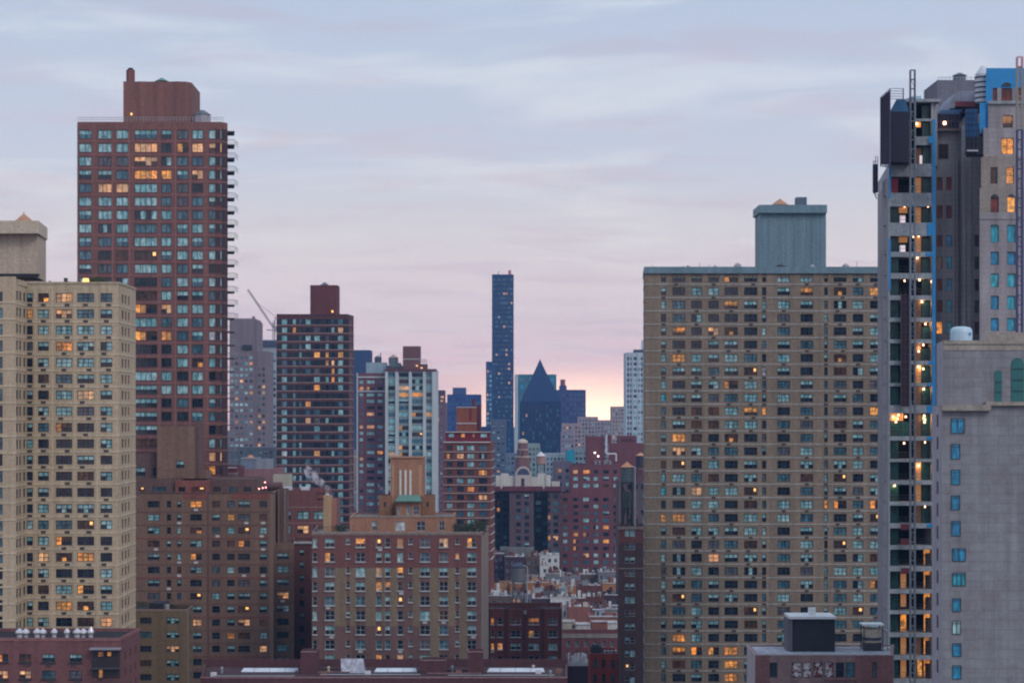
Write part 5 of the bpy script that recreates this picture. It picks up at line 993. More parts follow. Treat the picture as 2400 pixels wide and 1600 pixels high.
for j in range(4): xx = xa + (xb - xa) * j / 3; q.bar((xx, 1003, Z(853, 1003)), (xx, 1003, Z(842, 1003)), .12)
b.add('roof_railing', q, steelp)
q = MB(); q.prism([P(905, 1004), P(946, 1004), P(946, 1012), P(905, 1012)], Z(868, 1004), Z(858, 1004)); q.face([(*P(905, 1004), Z(858, 1004)), (*P(944, 1004), Z(858, 1004)), (*P(938, 1008), Z(849, 1004)), (*P(915, 1008), Z(852, 1004))]); b.add('dark_roof_hump', q, plain('dark_slate', (.04, .05, .06)))
q = MB()
for px, z in ((977, 858), (988, 863)): q.cyl(Xp(px, 1002.4), 1002.4, Z(z, 1002), Z(z - 2.5, 1002), .5, None, 8)
b.add('wall_lamp', q, PM['K']); b.windows()
water_tank('dark round tank with a cone lid and antenna on the dusty red house', 877, 894, 832, 837, 849, 850, 1016, plain('tank_slate', (.07, .08, .13)), plain('slate', (0, 0, 0)), legs=False)
MB_ = MB().bar((Xp(892, 1020), 1020, Z(842, 1020)), (Xp(892, 1020), 1020, Z(826, 1020)), .2); tag(MB_.build('antenna', steel), 'short thin antenna beside the dark round tank of the dusty red house', 'antenna')
water_tank('pale domed tank next to the dark roof hump, left of the maroon box', 910, 933, 830, 838, 852, 853, 1016, wall('tank_grey', (.25, .30, .32), .1), wall('tank_peach', (.34, .27, .23), .1), legs=False)
simple('apartment_house', 'narrow mauve house with a white roofline right of the white ribbed tower', 1022, 1045, 943, 1150, 25, [wall('mauve_far', (.16, .10, .14), .1), wp], [(1026, 1029), (1033, 1036)], 955, 14, 20, 5)
b = simple('bulkhead_house', 'small dark tank room with pink lights above the narrow mauve house', 1024, 1043, 914, 1190, 10, [plain('dark_plum', (.06, .05, .09))], [(1033, 1040)], 930, 9, 2, 5, dict(pale=1))
# orange brick house
ob_ = wall('orange_brick', (.165, .055, .042), .14); obr = wall('crimson_band', (.17, .02, .03), .12); obw = wall('white_line', (.50, .50, .50), .06)
b = Bld('apartment_house', 'red orange brick house with white floor lines and a crimson top storey, left of centre', [(1039, 780), (1150, 780), (1158, 800), (1045, 800)], 1035, [ob_, obr, obw])
b.facade(0, b.cols(0, [(1047, 1061), (1071, 1087), (1095, 1112), (1122, 1142)]), b.rows(1049, 19.35, 14, 12), dict(k='ob', fr='dk', lw=1.1, ft=.1, sash=False), dict(dark=30, teal=16, blue=14, grey=6, dim=5, lith=1), parse('0,1:mid 0,2:mid 1,0:lith 1,1:pale 1,2:teal 1,3:mix 2,2:teal 3,2:litb 3,3:lit 4,2:teal 4,0:dark 5,2:lit 7,2:mid 8,2:teal 8,1:blue 9,2:teal 3,0:dim 6,3:palem'))
b.facade(1, b.ucols(1, 1, 2, .5), b.rows(1049, 19.35, 14, 12), dict(k='ob2', fr='wh', n=1), dict(grey=1, dark=1))
for k in range(14):
    z = Z(1058.5 + 19.35 * k, 780)
    for e in (0, 1): b.band(e, z - .08, z + .08, 2, .35)
b.band(0, b.zt - .3, b.zt + .1, 2, .5); b.finish()
w_ = b.pent('penthouse', rect(1044, 1149, 783, 14), 1011, 1037, [obr, obw]); w_.facade(0, w_.cols(0, [(1052, 1064), (1081, 1089), (1108, 1116), (1127, 1141)]), w_.rows(1020, 10, 1, 8), FL('obp', n=2), {}, parse('0,0:teal 0,1:lit 0,2:lith 0,3:teal')); w_.band(0, w_.zt - .3, w_.zt, 2, .6); w_.finish()
w_ = b.pent('bulkhead', rect(1070, 1117, 786, 10), 953, 1012, [wall('orange_bulk', (.25, .08, .045), .1), obw, obr]); w_.band(0, w_.zt - .3, w_.zt, 1, .2); w_.band(0, Z(993, 786), Z(990.5, 786), 1, .2); w_.band(0, Z(985, 786), Z(957, 786), 2, .05, w_.u(0, 1100), w_.u(0, 1105)); w_.finish()
w_ = b.pent('bulkhead', rect(1117, 1127, 787, 12), 948, 1012, [wall('plum_bulk', (.11, .03, .04), .1)]); w_.finish()
w_ = b.pent('chimney', rect(1105.5, 1113, 790, 3), 936, 955, [wall('plum_bulk', (0, 0, 0))]); w_.finish(); b.windows()
simple('apartment_house', 'small slate blue house with pale top boxes under the tall dark skyscraper', 1150, 1186, 982, 1200, 25, [wall('slate_blue_wall', (.10, .13, .20), .1), wp], grid(1152, 1184, 3, 6), 1000, 13, 14, 4)
# ------------------------------------------------------------------ far skyline
nv = wall('navy_glass_wall', (.006, .022, .085), .1, .3)
nv2 = wall('navy_wall', (.02, .05, .14), .1)
b = simple('skyscraper', 'very tall slim dark blue skyscraper, the highest thing in the centre of the skyline', 1153, 1204, 643, 2700, 45, [nv], grid(1155, 1202, 8, 4), 655, 11, 38, 5, dict(dark=60, blue=26, pale=.8), '3,4:pale 3,5:lith 8,2:white 10,4:palem 15,5:pale 16,1:pale 18,6:pale 20,2:pale 22,6:pale 25,2:pale 19,6:pale', st=FL('tw', n=1), finish=False)
b.finish(); q = MB(); q.bar((Xp(1168, 2710), 2710, b.zt), (Xp(1168, 2710), 2710, b.zt + 4), .5); q.box(Xp(1191, 2705), Xp(1198, 2705), 2705, 2712, b.zt - .5, b.zt + 5.5); b.add('roof_mast', q, plain('mast_red', (.5, .18, .2))); b.windows()
simple('skyscraper', 'pale edged blue tower half as high, against the left flank of the slim skyscraper', 1139, 1154, 847, 2500, 40, [nv2, wp], grid(1140, 1153, 2, 4), 870, 11, 20, 6, dict(blue=3, teal=2, pale=1), '0,0:pale')
b = simple('office_tower', 'teal glass slab rising behind the pointed dark tower', 1206, 1304, 877, 2900, 40, [wall('teal_glass_wall', (.035, .16, .19), .15, .25), wp], grid(1217, 1300, 7, 8), 890, 16, 14, 9, dict(teal=2, blue=4, azure=2), st=FL('tg', n=1), finish=False); b.band(0, 0, b.zt, 1, .5, 0, b.u(0, 1214)); b.finish(); b.windows()
# pointed tower: pyramid crown that flares into shoulders
D = 2000.0
b = Bld('skyscraper', 'dark navy tower with a sharp pyramid crown and flaring shoulders, right of the slim skyscraper', rect(1218, 1315, D, 60), 940, [nv], par=0)
b.facade(0, b.cols(0, grid(1222, 1311, 11, 3)), b.rows(952, 10.5, 22, 7), FL('pt', n=1), dict(dark=30, blue=14, grey=2, dim=1), parse('2,1:pale 6,0:lith 10,0:lith 10,1:grey'))
xc = Xp(1266.5, D); yc = D + 30
def sq(hw, hd): return [(xc - hw, yc - hd), (xc + hw, yc - hd), (xc + hw, yc + hd), (xc - hw, yc + hd)]
hs_ = [(940, 46, 30), (926, 41.5, 26), (909, 33, 21), (893, 25, 17), (877, 17, 12), (868, 13, 9), (855, 7, 5), (840, .4, .3)]
b.finish('wall')
q = MB()
for (y0, a, d0), (y1, c, d1) in zip(hs_, hs_[1:]):
    A, C = sq(a / F * D, d0), sq(c / F * D, d1)
    for i in range(4): j = (i + 1) % 4; q.face([(*A[i], Z(y0, D)), (*A[j], Z(y0, D)), (*C[j], Z(y1, D)), (*C[i], Z(y1, D))])
b.add('pyramid_crown', q, nv); b.windows()
b = simple('apartment_tower', 'blue grey tower with a small red roof tank behind the pointed tower', 1302, 1373, 913, 2300, 50, [wall('blue_plum_wall', (.045, .05, .15), .1)], grid(1316, 1371, 6, 4), 925, 11, 14, 5, dict(dark=4, blue=5, grey=2), '8,2:pale 9,4:palem 9,1:lith 10,4:pale', finish=False); b.finish()
w_ = b.pent('bulkhead', rect(1311, 1328, 2310, 10), 903, 915, [wall('blue_plum_wall', (0, 0, 0))]); w_.finish(); q = MB().cyl(Xp(1319, 2315), 2315, Z(904, 2315), Z(889, 2315), 2.7, None, 10); b.add('roof_tank', q, plain('tank_red', (.22, .05, .08))); b.windows()
b = simple('office_tower', 'broad flat blue tower with a smaller box on top, left of the slim skyscraper', 1048, 1127, 924, 2300, 50, [wall('royal_blue_wall', (.025, .05, .19), .1)], grid(1050, 1125, 9, 4), 935, 11, 16, 4, dict(dark=4, blue=5, grey=1), finish=False); b.finish(); w_ = b.pent('bulkhead', rect(1061, 1092, 2310, 20), 908, 925, [wall('royal_blue_wall2', (.05, .075, .16), .1)]); w_.finish(); b.windows()
simple('office_tower', 'plain navy tower peeping out right beside the striped tower', 820, 867, 820, 2200, 40, [wall('navy_wall3', (.03, .045, .11), .1)], [], 0, 0, 0, 0)
pk = wall('pink_stone', (.30, .24, .26), .1)
FARS = [('pale stone house under the glow, its left end behind the pointed tower', 1318, 1362, 992, 1500, pk, 6, 10), ('pink stone house with a small raised centre, under the sunset glow', 1355, 1402, 976, 1900, pk, 6, 9), ('low pink stone house with two roof boxes in the glow gap', 1398, 1440, 984, 1950, pk, 5, 9), ('taller pale stone house with a dark roof band left of the white tower', 1434, 1470, 952, 1800, wall('stone_far', (.34, .28, .28), .1), 5, 9), ('lilac grey house below the blue plum tower', 1316, 1346, 1012, 1400, wall('lilac_wall', (.26, .23, .30), .1), 4, 11), ('dark blue house at the foot of the slim skyscraper', 1128, 1160, 1000, 1500, nv2, 4, 12), ('pale green roofed office below the pointed tower', 1236, 1266, 1040, 1350, wall('pale_green_wall', (.24, .32, .32), .1), 3, 12), ('long low white roofed house below the pointed tower', 1262, 1340, 1063, 1300, wall('white_low_wall', (.36, .42, .46), .1), 9, 12), ('bright teal sheeted house among far roofs', 1329, 1347, 1056, 1250, wall('teal_sheet', (.02, .28, .38), .1), 0, 12), ('pale house with a mint end wall left of the maroon block', 1346, 1376, 1050, 1260, wall('mint_wall', (.22, .28, .32), .1), 3, 12), ('grey blue house far below the slim skyscraper', 1180, 1215, 1063, 1400, wall('gb_wall', (.14, .18, .26), .1), 4, 11)]
for lab, x0, x1, yt, D, m, nc, sp in FARS:
    simple('far_house', lab, x0, x1, yt, D, 30, [m], grid(x0 + 1, x1 - 1, nc, (x1 - x0) / nc * .5) if nc else [], yt + sp, sp, 12, sp * .5, dict(blue=4, dark=3, grey=3, teal=2, pale=.3), roof=roof_pale)
for (x0, x1, y0, y1, D) in ((1381, 1400, 961, 977, 1905), (1414, 1424, 974, 985, 1955), (1437, 1468, 946, 953, 1802)):
    pass
b = simple('apartment_tower', 'white and blue ribbed tower beside the left edge of the beige slab', 1467, 1512, 826, 1250, 26, [wall('white_blue_wall', (.46, .54, .62), .08), wall('navy_slate2', (.05, .06, .11))], [(1470, 1474), (1476, 1480), (1485, 1492), (1496, 1499), (1502, 1506)], 840, 12.6, 22, 7, dict(blue=5, dark=4, teal=2), finish=False, pm={2: dict(teal=4, dark=2, blue=2, pale=1.5, lith=.6)})
for px in (1467, 1474.6, 1482, 1493.5, 1507): b.band(0, 0, b.zt, 0, .5, b.u(0, px), b.u(0, px + 1.6))
b.finish(); w_ = b.pent('roof_cap', rect(1486, 1508, 1252, 10), 819, 828, [plain('navy_slate', (0, 0, 0))]); w_.finish(); w_ = b.pent('bulkhead', rect(1505, 1512, 1262, 8), 798, 828, [wall('white_blue_wall', (0, 0, 0))]); w_.finish(); b.windows()
# ------------------------------------------------------------------ dark courts house with white roof ornaments
dk = wall('dusk_brick', (.105, .07, .085), .14); mar = wall('maroon_parapet', (.13, .04, .055), .12); ivo = wall('ivory_stucco', (.50, .50, .46), .1)
b = Bld('apartment_house', 'dark brick house with deep courts and ivory rooftop walls, centre', [(1153, 905), (1160, 905), (1160, 913), (1194, 913), (1194, 905), (1251, 905), (1251, 914), (1284, 914), (1284, 905), (1314, 905), (1312, 930), (1156, 930)], 1142, [dk, mar, wall('court_shade', (.035, .045, .06), .2)])  # court walls: shade of the deep courts is put into their darker colour
R_ = b.rows(1163, 16.2, 12, 9)
for e, cc, pl, fx in ((2, [(1165, 1171), (1180, 1188)], dict(dark=5, blue=2, dim=.4), '1,0:dim 2,0:lith'), (4, [(1210, 1220.5), (1229.5, 1240)], dict(dark=5, blue=2, half=3, teal=1), '5,0:dim'), (6, [(1256, 1268), (1272, 1282)], dict(dark=6, blue=2), '1,0:teal'), (8, [(1284.5, 1290), (1297, 1308)], dict(dark=5, blue=2), '3,0:lit 6,0:lit 6,1:palem')):
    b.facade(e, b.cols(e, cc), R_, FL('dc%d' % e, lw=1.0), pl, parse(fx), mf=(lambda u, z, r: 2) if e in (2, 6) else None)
b.finish()
for e in (0, 4, 8): pass
q = MB().box(Xp(1160, 904), Xp(1316, 904), 904, 905.5, Z(1150, 905), Z(1139, 905)); b.add('cornice', q, mar)
q = MB()
for (x0, x1, y0, y1) in ((1153, 1159, 1129, 1139), (1162, 1174, 1114, 1139), (1174, 1192, 1109, 1139), (1192, 1208, 1115, 1139), (1245, 1260, 1118, 1139), (1260, 1279, 1109, 1139), (1279, 1291, 1113, 1139), (1293.5, 1312, 1128, 1139)): q.box(Xp(x0, 906), Xp(x1, 906), 906 + RN.random(), 908, Z(y1, 906), Z(y0, 906))
b.add('ivory_wall', q, ivo)
q = MB()
for px in (1175, 1274.5): q.face([(Xp(px - 2.5, 903.6), 903.6, Z(1138, 905)), (Xp(px, 903.6), 903.6, Z(1147, 905)), (Xp(px + 2.5, 903.6), 903.6, Z(1138, 905))])
b.add('pendant_ornament', q, ivo)
q = MB(); xa, xb = Xp(1208, 905), Xp(1245, 905); q.box(xa, xb, 905.4, 909, Z(1139, 905), Z(1112, 905)); n = 12; r_ = (xb - xa) / 2; xm = (xa + xb) / 2; zb_ = Z(1112, 905)
arc_ = [(xm + r_ * cos(pi * i / n), zb_ + r_ * 1.02 * sin(pi * i / n)) for i in range(n + 1)]; q.face([(x, 905.4, z) for x, z in arc_]); 
for i in range(n): q.face([(arc_[i][0], 905.4, arc_[i][1]), (arc_[i][0], 909, arc_[i][1]), (arc_[i + 1][0], 909, arc_[i + 1][1]), (arc_[i + 1][0], 905.4, arc_[i + 1][1])])
o_ = b.add('arched_pavilion', q, wall('ivory_warm', (.46, .42, .40), .1)); q = MB(); a2 = [(xm + r_ * .78 * cos(pi * i / n), zb_ + r_ * .8 * sin(pi * i / n)) for i in range(n + 1)]; q.face([(x, 905.3, z) for x, z in a2]); q.build('lunette', plain('lunette', (.05, .06, .12)), o_, b.o); MB().box(Xp(1222, 905), Xp(1229, 905), 905.2, 905.39, Z(1138, 905), Z(1120, 905)).build('door', plain('door_dark', (.03, .035, .05)), o_, b.o)
q = MB().box(Xp(1172, 902), Xp(1252, 902), 900, 912.9, Z(1310, 905), Z(1281, 905)); b.add('entrance_block', q, wall('grey_portico', (.17, .18, .18), .2)); b.windows()
t = thing('bell_tower', 'small brick roof tower with a cream dome standing behind the ivory pavilion', 'tower', (Xp(1225, 925), 926, Z(1142, 925))); D = 925; q = MB(); br_ = wall('tower_brick', (.20, .11, .115), .14)
def oct_(q, px, y0, y1, hw, m=0, n=8): q.cyl(Xp(px, D), 930, Z(y1, D), Z(y0, D), hw / F * D, None, n, m, True, pi / n)
oct_(q, 1225, 1070, 1142, 19); oct_(q, 1225, 1054, 1070, 15); oct_(q, 1225, 1038, 1054, 12.5); q.build('brick_shaft', br_, t, t.location)
q = MB(); oct_(q, 1225, 1068.5, 1071.5, 19.6); oct_(q, 1225, 1052.5, 1055, 15); q.build('stone_cornice', wall('cream_stone', (.50, .44, .36), .1), t, t.location)
q = MB(); R2 = 13 / F * D; pr = [(R2 * cos(a), R2 * .75 * sin(a)) for a in [pi / 2 * i / 6 for i in range(7)]]
for (ra, za), (rb2, zb2) in zip(pr, pr[1:]): q.cyl(Xp(1225, D), 930, Z(1038, D) + za, Z(1038, D) + zb2, max(ra, .01), max(rb2, .002), 16, 0, False)
q.build('dome', wall('cream_stone', (0, 0, 0)), t, t.location, True); MB().box(Xp(1223, D), Xp(1227, D), 926, 926.5, Z(1068, D), Z(1058, D)).build('opening', plain('door_dark', (0, 0, 0)), t, t.location)
water_tank('peach water tank with a white cone lid behind the ivory walls', 1257, 1279, 1058, 1068, 1087, 1110, 925, wall('peach_barrel', (.46, .30, .25), .1), plain('white_lid', (.6, .58, .62)))
simple('apartment_house', 'mauve house with one amber window between the dark courts house and the maroon block', 1298, 1340, 1082, 960, 24, [wall('mauve_mid', (.14, .12, .17), .12)], [(1308, 1316), (1326, 1333)], 1102, 16, 10, 8, dict(blue=3, dark=3, teal=1), '0,0:lit')
# maroon blocks
mr2 = wall('maroon_brick2', (.155, .058, .068), .12); mr3 = wall('maroon_dark', (.10, .032, .042), .12)
b = Bld('apartment_house', 'wide maroon brick house dotted with small lit windows, right of centre', [(1315, 918), (1337, 918), (1337, 919), (1450, 919), (1450, 940), (1318, 940)], 1155, [mr2, mr3], Dref=918)
R_ = b.rows(1170, 16.35, 14, 8); b.facade(0, b.cols(0, [(1320, 1329.5)]), R_, FL('m3', n=2), dict(teal=3, blue=3, dark=3, grey=2)); 
b.facade(2, b.cols(2, [(1344, 1355), (1367, 1380), (1391.6, 1402), (1413.6, 1427), (1438, 1446)]), R_, FL('m3', n=2), dict(teal=8, blue=6, dark=9, grey=4, mix=3), parse('4,3:lit 5,0:lit 5,1:lith 5,2:blue 6,0:lith 6,3:lit 7,0:lith 9,2:teal 8,1:palem 2,3:half'))
b.finish()
w_ = Bld(None, None, rect(1337, 1450, 919.3, 18), 1088, [mr2, mr3], root=b, part='upper_storeys', zb=b.zt - .01)
w_.facade(0, w_.cols(0, [(1344, 1354), (1367, 1382), (1391.6, 1402), (1413.6, 1427), (1438, 1446)]), w_.rows(1105, 16.35, 3, 8), FL('m3', n=2), dict(teal=3, dark=2, mid=1), parse('0,0:pale 0,1:lit 0,2:dark 0,3:dark 1,2:teal 1,3:half 2,3:dim')); w_.finish()
w_ = b.pent('bulkhead', rect(1374, 1417, 924, 12), 1023, 1089, [mr2]); w_.finish(); w_ = b.pent('bulkhead', rect(1374, 1377, 923.5, 3), 1018, 1024, [mr2]); w_.finish()
q = MB().bar((Xp(1421, 922), 922, Z(1018, 922)), (Xp(1421, 922), 922, Z(1062, 922)), .35, 0, 8).bar((Xp(1421, 922), 922, Z(1063, 922)), (Xp(1444, 922), 922, Z(1063, 922)), .35, 0, 8).bar((Xp(1444, 922), 922, Z(1063, 922)), (Xp(1444, 922), 922, Z(1080, 922)), .35, 0, 8); b.add('white_flue', q, plain('flue_white', (.62, .62, .68), .4))
q = MB()
for px, py in ((1402, 1068), (1394, 1060)): q.cyl(Xp(px, 922), 922, Z(py + 2, 922), Z(py - 1, 922), .35, None, 8)
b.add('roof_lamp', q, plain('lamp_white', (1, .9, .9), .5, 0, (1, .82, .82), 3)); q = MB(); [q.box(Xp(px, 921), Xp(px + 5, 921), 921, 923, Z(1089, 921), Z(1079, 921)) for px in (1394, 1403, 1415, 1428)]; b.add('roof_machine', q, plain('machine_grey', (.22, .22, .26))); b.windows()
b = Bld('apartment_house', 'dark red brick tower block with stepped roofline behind the left end of the slab', [(1427, 960), (1514, 960), (1514, 980), (1430, 980)], 1039, [mr2, mr3]); b.finish()
for (x0, x1, yt) in ((1427, 1433, 1020), (1450, 1492, 1021)):
    w_ = b.pent('bulkhead', rect(x0, x1, 961, 12), yt, 1040, [mr2, mr3]); 
    if x0 == 1450: w_.band(0, w_.zt - 2.6, w_.zt - 1.2, 1, .1, w_.u(0, 1456), w_.u(0, 1486))
    w_.finish()
b.windows()
# narrow dark house by the slab with its tanks
nb = wall('umber_brick', (.075, .045, .045), .14); nbr = wall('umber_red', (.13, .055, .055), .14)
b = Bld('apartment_house', 'narrow dark umber brick house against the left edge of the slab, crowned by a tank', [(1449, 440), (1508, 440), (1508, 452), (1449, 452)], 1233, [nb, nbr, wall('umber_pale', (.20, .17, .16), .1)])
zA = Z(1272, 440); b.facade(0, b.cols(0, [(1465, 1475), (1477, 1488)]), b.rows(1249, 31.3, 12, 15), dict(k='nb', fr='wh', n=1, ft=.06), dict(dark=6, half=4, teal=2, blue=2, dim=1), parse('0,0:teal 0,1:teal 1,1:blue 3,0:dim 4,0:half 4,1:half 7,0:half 7,1:half 10,0:lamp 9,1:teal'), mf=lambda u, z, r: 1 if z > zA else 0, vb=(zA,)); b.band(0, Z(1333, 440), Z(1330, 440), 2, .12); b.band(0, b.zt - .6, b.zt, 2, .15); b.finish(); b.windows()
tk = wall('tank_teal_grey', (.10, .15, .17), .14)
water_tank('tall grey wooden water tank with an orange cone roof left of the slab', 1456, 1485, 1082, 1094, 1129, 1232, 441, tk, plain('orange_cone', (.50, .24, .12)), pipe=True)
t = thing('tank_housing', 'dark grey green cylinder standing inside the frame below the tall water tank', 'tank', (Xp(1471, 443), 443, Z(1232, 443))); MB().cyl(Xp(1471, 443), 443, Z(1190, 443), Z(1150, 443), .95, .85, 16).build('drum', wall('tank_dark', (.08, .11, .11), .14), t, t.location); MB().cyl(Xp(1471, 443), 443, Z(1190, 443) - .3, Z(1190, 443), 1.0, None, 16).cyl(Xp(1471, 443), 443, Z(1232, 443), Z(1190, 443) - .3, .25, None, 8).build('base', steel, t, t.location)
water_tank('small dark water tank with an orange cone roof just behind the slab edge', 1491, 1513, 1060, 1067, 1092, 1125, 700, plain('tank_navy', (.03, .03, .06)), plain('orange_cone', (0, 0, 0)))
b = simple('apartment_house', 'dusky plum house behind the tall grey water tank', 1450, 1516, 1125, 705, 20, [wall('plum_mid', (.12, .085, .10), .14)], grid(1452, 1514, 4, 8), 1140, 20, 8, 11, dict(dark=4, grey=4))
# ------------------------------------------------------------------ low roofs in the middle
lowm = [wall('low_red', (.14, .05, .042), .2), wall('low_brown', (.13, .09, .08), .2), wall('low_tan', (.40, .24, .14), .15), wall('low_grey', (.20, .21, .24), .2), wall('low_white', (.60, .62, .62), .12), wall('low_plum', (.07, .04, .06), .2), wall('low_pink', (.27, .115, .095), .2), wall('low_orange', (.36, .17, .075), .18)]
roofs = [roof_pale, roof_grey, roof_dark, roof_grey]
LOW = [ # label, x0, x1, ytop, D, depth, material, columns
 ('white stucco house with tiny dark windows below the maroon block', 1265, 1311, 1299, 880, 12, 4, 3),
 ('brown party-wall house left of the white stucco house', 1232, 1264, 1303, 872, 14, 1, 2),
 ('lower white annex in front of the white stucco house', 1266, 1288, 1323, 868, 5, 4, 1),
 ('plum tenement at the left of the low roofs, by the orange brick tower', 1146, 1182, 1296, 870, 18, 5, 3),
 ('shadowy plum tenement behind the big dark water tank', 1182, 1230, 1304, 862, 14, 5, 4),
 ('grey house with a salmon roof just right of the big dark water tank', 1233, 1262, 1348, 830, 9, 3, 2),
 ('grey brown roof house in the middle of the low roofs', 1279, 1312, 1342, 835, 12, 3, 3),
 ('slate roofed house under the maroon block, left half', 1310, 1360, 1350, 840, 10, 3, 4),
 ('dim grey house under the maroon block, right half', 1358, 1404, 1344, 850, 12, 1, 4),
 ('grey stone house at the right end of the low roofs', 1402, 1448, 1338, 845, 14, 3, 4),
 ('tan party-wall house at the left end of the tan row', 1148, 1195, 1365, 800, 10, 2, 0),
 ('orange tan house behind the legs of the big water tank', 1195, 1233, 1365, 798, 10, 7, 2),
 ('tan house with a raised roofline, right of the water tank legs', 1237, 1286, 1363, 796, 10, 7, 0),
 ('flat tan house in the middle of the tan row', 1286, 1330, 1368, 794, 10, 2, 0),
 ('brown orange house at the right of the tan row', 1330, 1354, 1370, 790, 10, 7, 0),
 ('bright orange tan wall house at the far right of the tan row', 1413, 1445, 1365, 800, 10, 7, 0),
 ('dusky red house with a white coping right of the tan row', 1353, 1412, 1371, 770, 12, 0, 3),
 ('small white shed house at the left edge of the roofs', 1152, 1174, 1382, 750, 5, 4, 1),
 ('brown tenement below the small white shed house', 1146, 1200, 1394, 735, 12, 1, 3),
 ('grey tenement with pale boxes below the water tank legs', 1196, 1246, 1392, 738, 12, 3, 4),
 ('tall fronted cream house with a stepped gable, left one of two', 1250, 1273, 1377, 745, 8, 4, 2),
 ('tall fronted cream house with a stepped gable, right one of two', 1312, 1330, 1378, 745, 8, 4, 2),
 ('pale low house between the two stepped gables', 1273, 1312, 1384, 740, 8, 3, 3),
 ('long white flat roofed house above the red brick front', 1290, 1351, 1398, 700, 10, 4, 4),
 ('plum house with pale stacks left of the long white house', 1246, 1290, 1400, 702, 10, 5, 3),
 ('red tenement with dark windows right of the long white house', 1372, 1416, 1397, 700, 10, 0, 3),
 ('plum tenement in the shadow of the umber house', 1416, 1448, 1392, 705, 12, 5, 2),
 ('dim red house between the long white house and the red tenement', 1351, 1374, 1400, 698, 10, 0, 1),
 ('pink brick house with one dark square window, above the cream walls', 1330, 1384, 1421, 640, 14, 6, 0),
 ('narrow pale striped house left of the pink brick house', 1318, 1336, 1419, 645, 10, 4, 2),
 ('blue grey house below the shadowed plum tenement', 1408, 1448, 1425, 650, 12, 3, 3)]
for i, (lab, x0, x1, yt, D, dep, m, nc) in enumerate(LOW):
    b = Bld('row_house', lab, rect(x0, x1, D, dep), yt, [lowm[m], wall('coping', (.52, .53, .56), .2)], roof=roofs[i % 4], par=.5)
    sp = 3.1 * F / D
    if nc: b.facade(0, b.cols(0, grid(x0 + 2, x1 - 2, nc, min(7, (x1 - x0) / nc * .45))), b.rows(yt + sp * .8, sp, 4, sp * .5), dict(k='low%d' % (i % 3), fr='wh', n=1, ft=.08), dict(dark=6, blue=3, grey=3, teal=2, lit=.5, pale=.4))
    if i % 3 != 1: b.band(0, b.zt - .25, b.zt + .05, 1, .15)
    b.finish()
    if i % 2 == 0:
        w_ = b.pent('stair_bulkhead', rect(x0 + (x1 - x0) * .2, x0 + (x1 - x0) * .45, D + dep * .4, 3), yt - 10, yt + 2, [lowm[(m + 3) % 8]]); w_.finish()
    for k in range(RN.randint(2, 4)):
        q = MB(); cx_ = Xp(RN.uniform(x0 + 3, x1 - 3), D); cy_ = D + dep * RN.uniform(.15, .8); hh = RN.uniform(.8, 2.2); w2 = RN.uniform(.3, .6); q.box(cx_ - w2, cx_ + w2, cy_ - .3, cy_ + .3, b.zt - .5, b.zt + hh)
        b.add('chimney', q, [lowm[RN.choice((0, 1, 4, 6))]])
    b.windows()
# loose roof gear: small boxes and vents, each a thing
gear = [(1205, 1398, 742), (1216, 1400, 742), (1228, 1396, 742), (1241, 1398, 742), (1252, 1401, 706), (1262, 1399, 706), (1275, 1400, 706), (1284, 1398, 706), (1299, 1394, 704), (1311, 1394, 704), (1326, 1393, 704), (1340, 1394, 704), (1380, 1393, 704), (1392, 1391, 704), (1404, 1392, 704), (1382, 1418, 650), (1392, 1436, 610), (1402, 1434, 610), (1412, 1430, 610), (1165, 1390, 740), (1176, 1391, 740), (1188, 1389, 740), (1340, 1363, 775), (1362, 1366, 775), (1378, 1367, 775), (1396, 1368, 775), (1293, 1338, 840), (1303, 1336, 840), (1320, 1345, 845), (1334, 1344, 845), (1375, 1340, 855), (1390, 1339, 855), (1415, 1333, 850), (1432, 1334, 850), (1158, 1398, 738), (1170, 1400, 738), (1183, 1399, 738), (1195, 1372, 802), (1209, 1364, 800), (1222, 1362, 800), (1246, 1360, 798), (1260, 1358, 798), (1276, 1360, 798), (1292, 1365, 796), (1306, 1364, 796), (1320, 1366, 796), (1340, 1366, 792), (1420, 1362, 802), (1436, 1361, 802), (1422, 1390, 707), (1438, 1389, 707), (1268, 1298, 882), (1282, 1296, 882), (1298, 1297, 882), (1240, 1301, 874), (1254, 1300, 874), (1196, 1301, 864), (1214, 1302, 864), (1335, 1418, 642), (1352, 1419, 642), (1372, 1417, 642), (1424, 1424, 652), (1440, 1423, 652)]
GC = [RN.randrange(4) for _ in gear]
def host(px, D):
    c = [h_ for h_ in LOW if h_[1] - 2 <= px <= h_[2] + 2]; h_ = min(c, key=lambda h_: abs(h_[4] - D)); return h_[0]
GL = []
for i, (px, py, D) in enumerate(gear):
    hl = ' '.join(host(px, D).split()[:6]).rstrip(','); hl = re.sub(r'( (the|of|a|in|with|at|by|and|under|just|behind|left|right|one|below))+$', '', hl)
    GL.append(('white', 'grey', 'rusty', 'cream')[GC[i]] + ' ' + ('boxy vent', 'capped round vent', 'stair shed')[i % 3] + ' on the ' + hl)
cnt = {}
for i in range(len(gear)):
    m_ = [j for j in range(len(gear)) if GL[j] == GL[i]]
    if len(m_) > 1: cnt[i] = ('left', 'middle' if len(m_) > 2 else 'right', 'right')[sorted(m_, key=lambda j: gear[j][0]).index(i) % 3]
GL = [(cnt[i] + ' ' if i in cnt else '') + g_ for i, g_ in enumerate(GL)]
GM = [plain('gear_white', (.58, .60, .64), .5), plain('gear_grey', (.25, .27, .31), .5), plain('gear_rust', (.22, .10, .07), .7), plain('gear_cream', (.45, .42, .34), .6)]
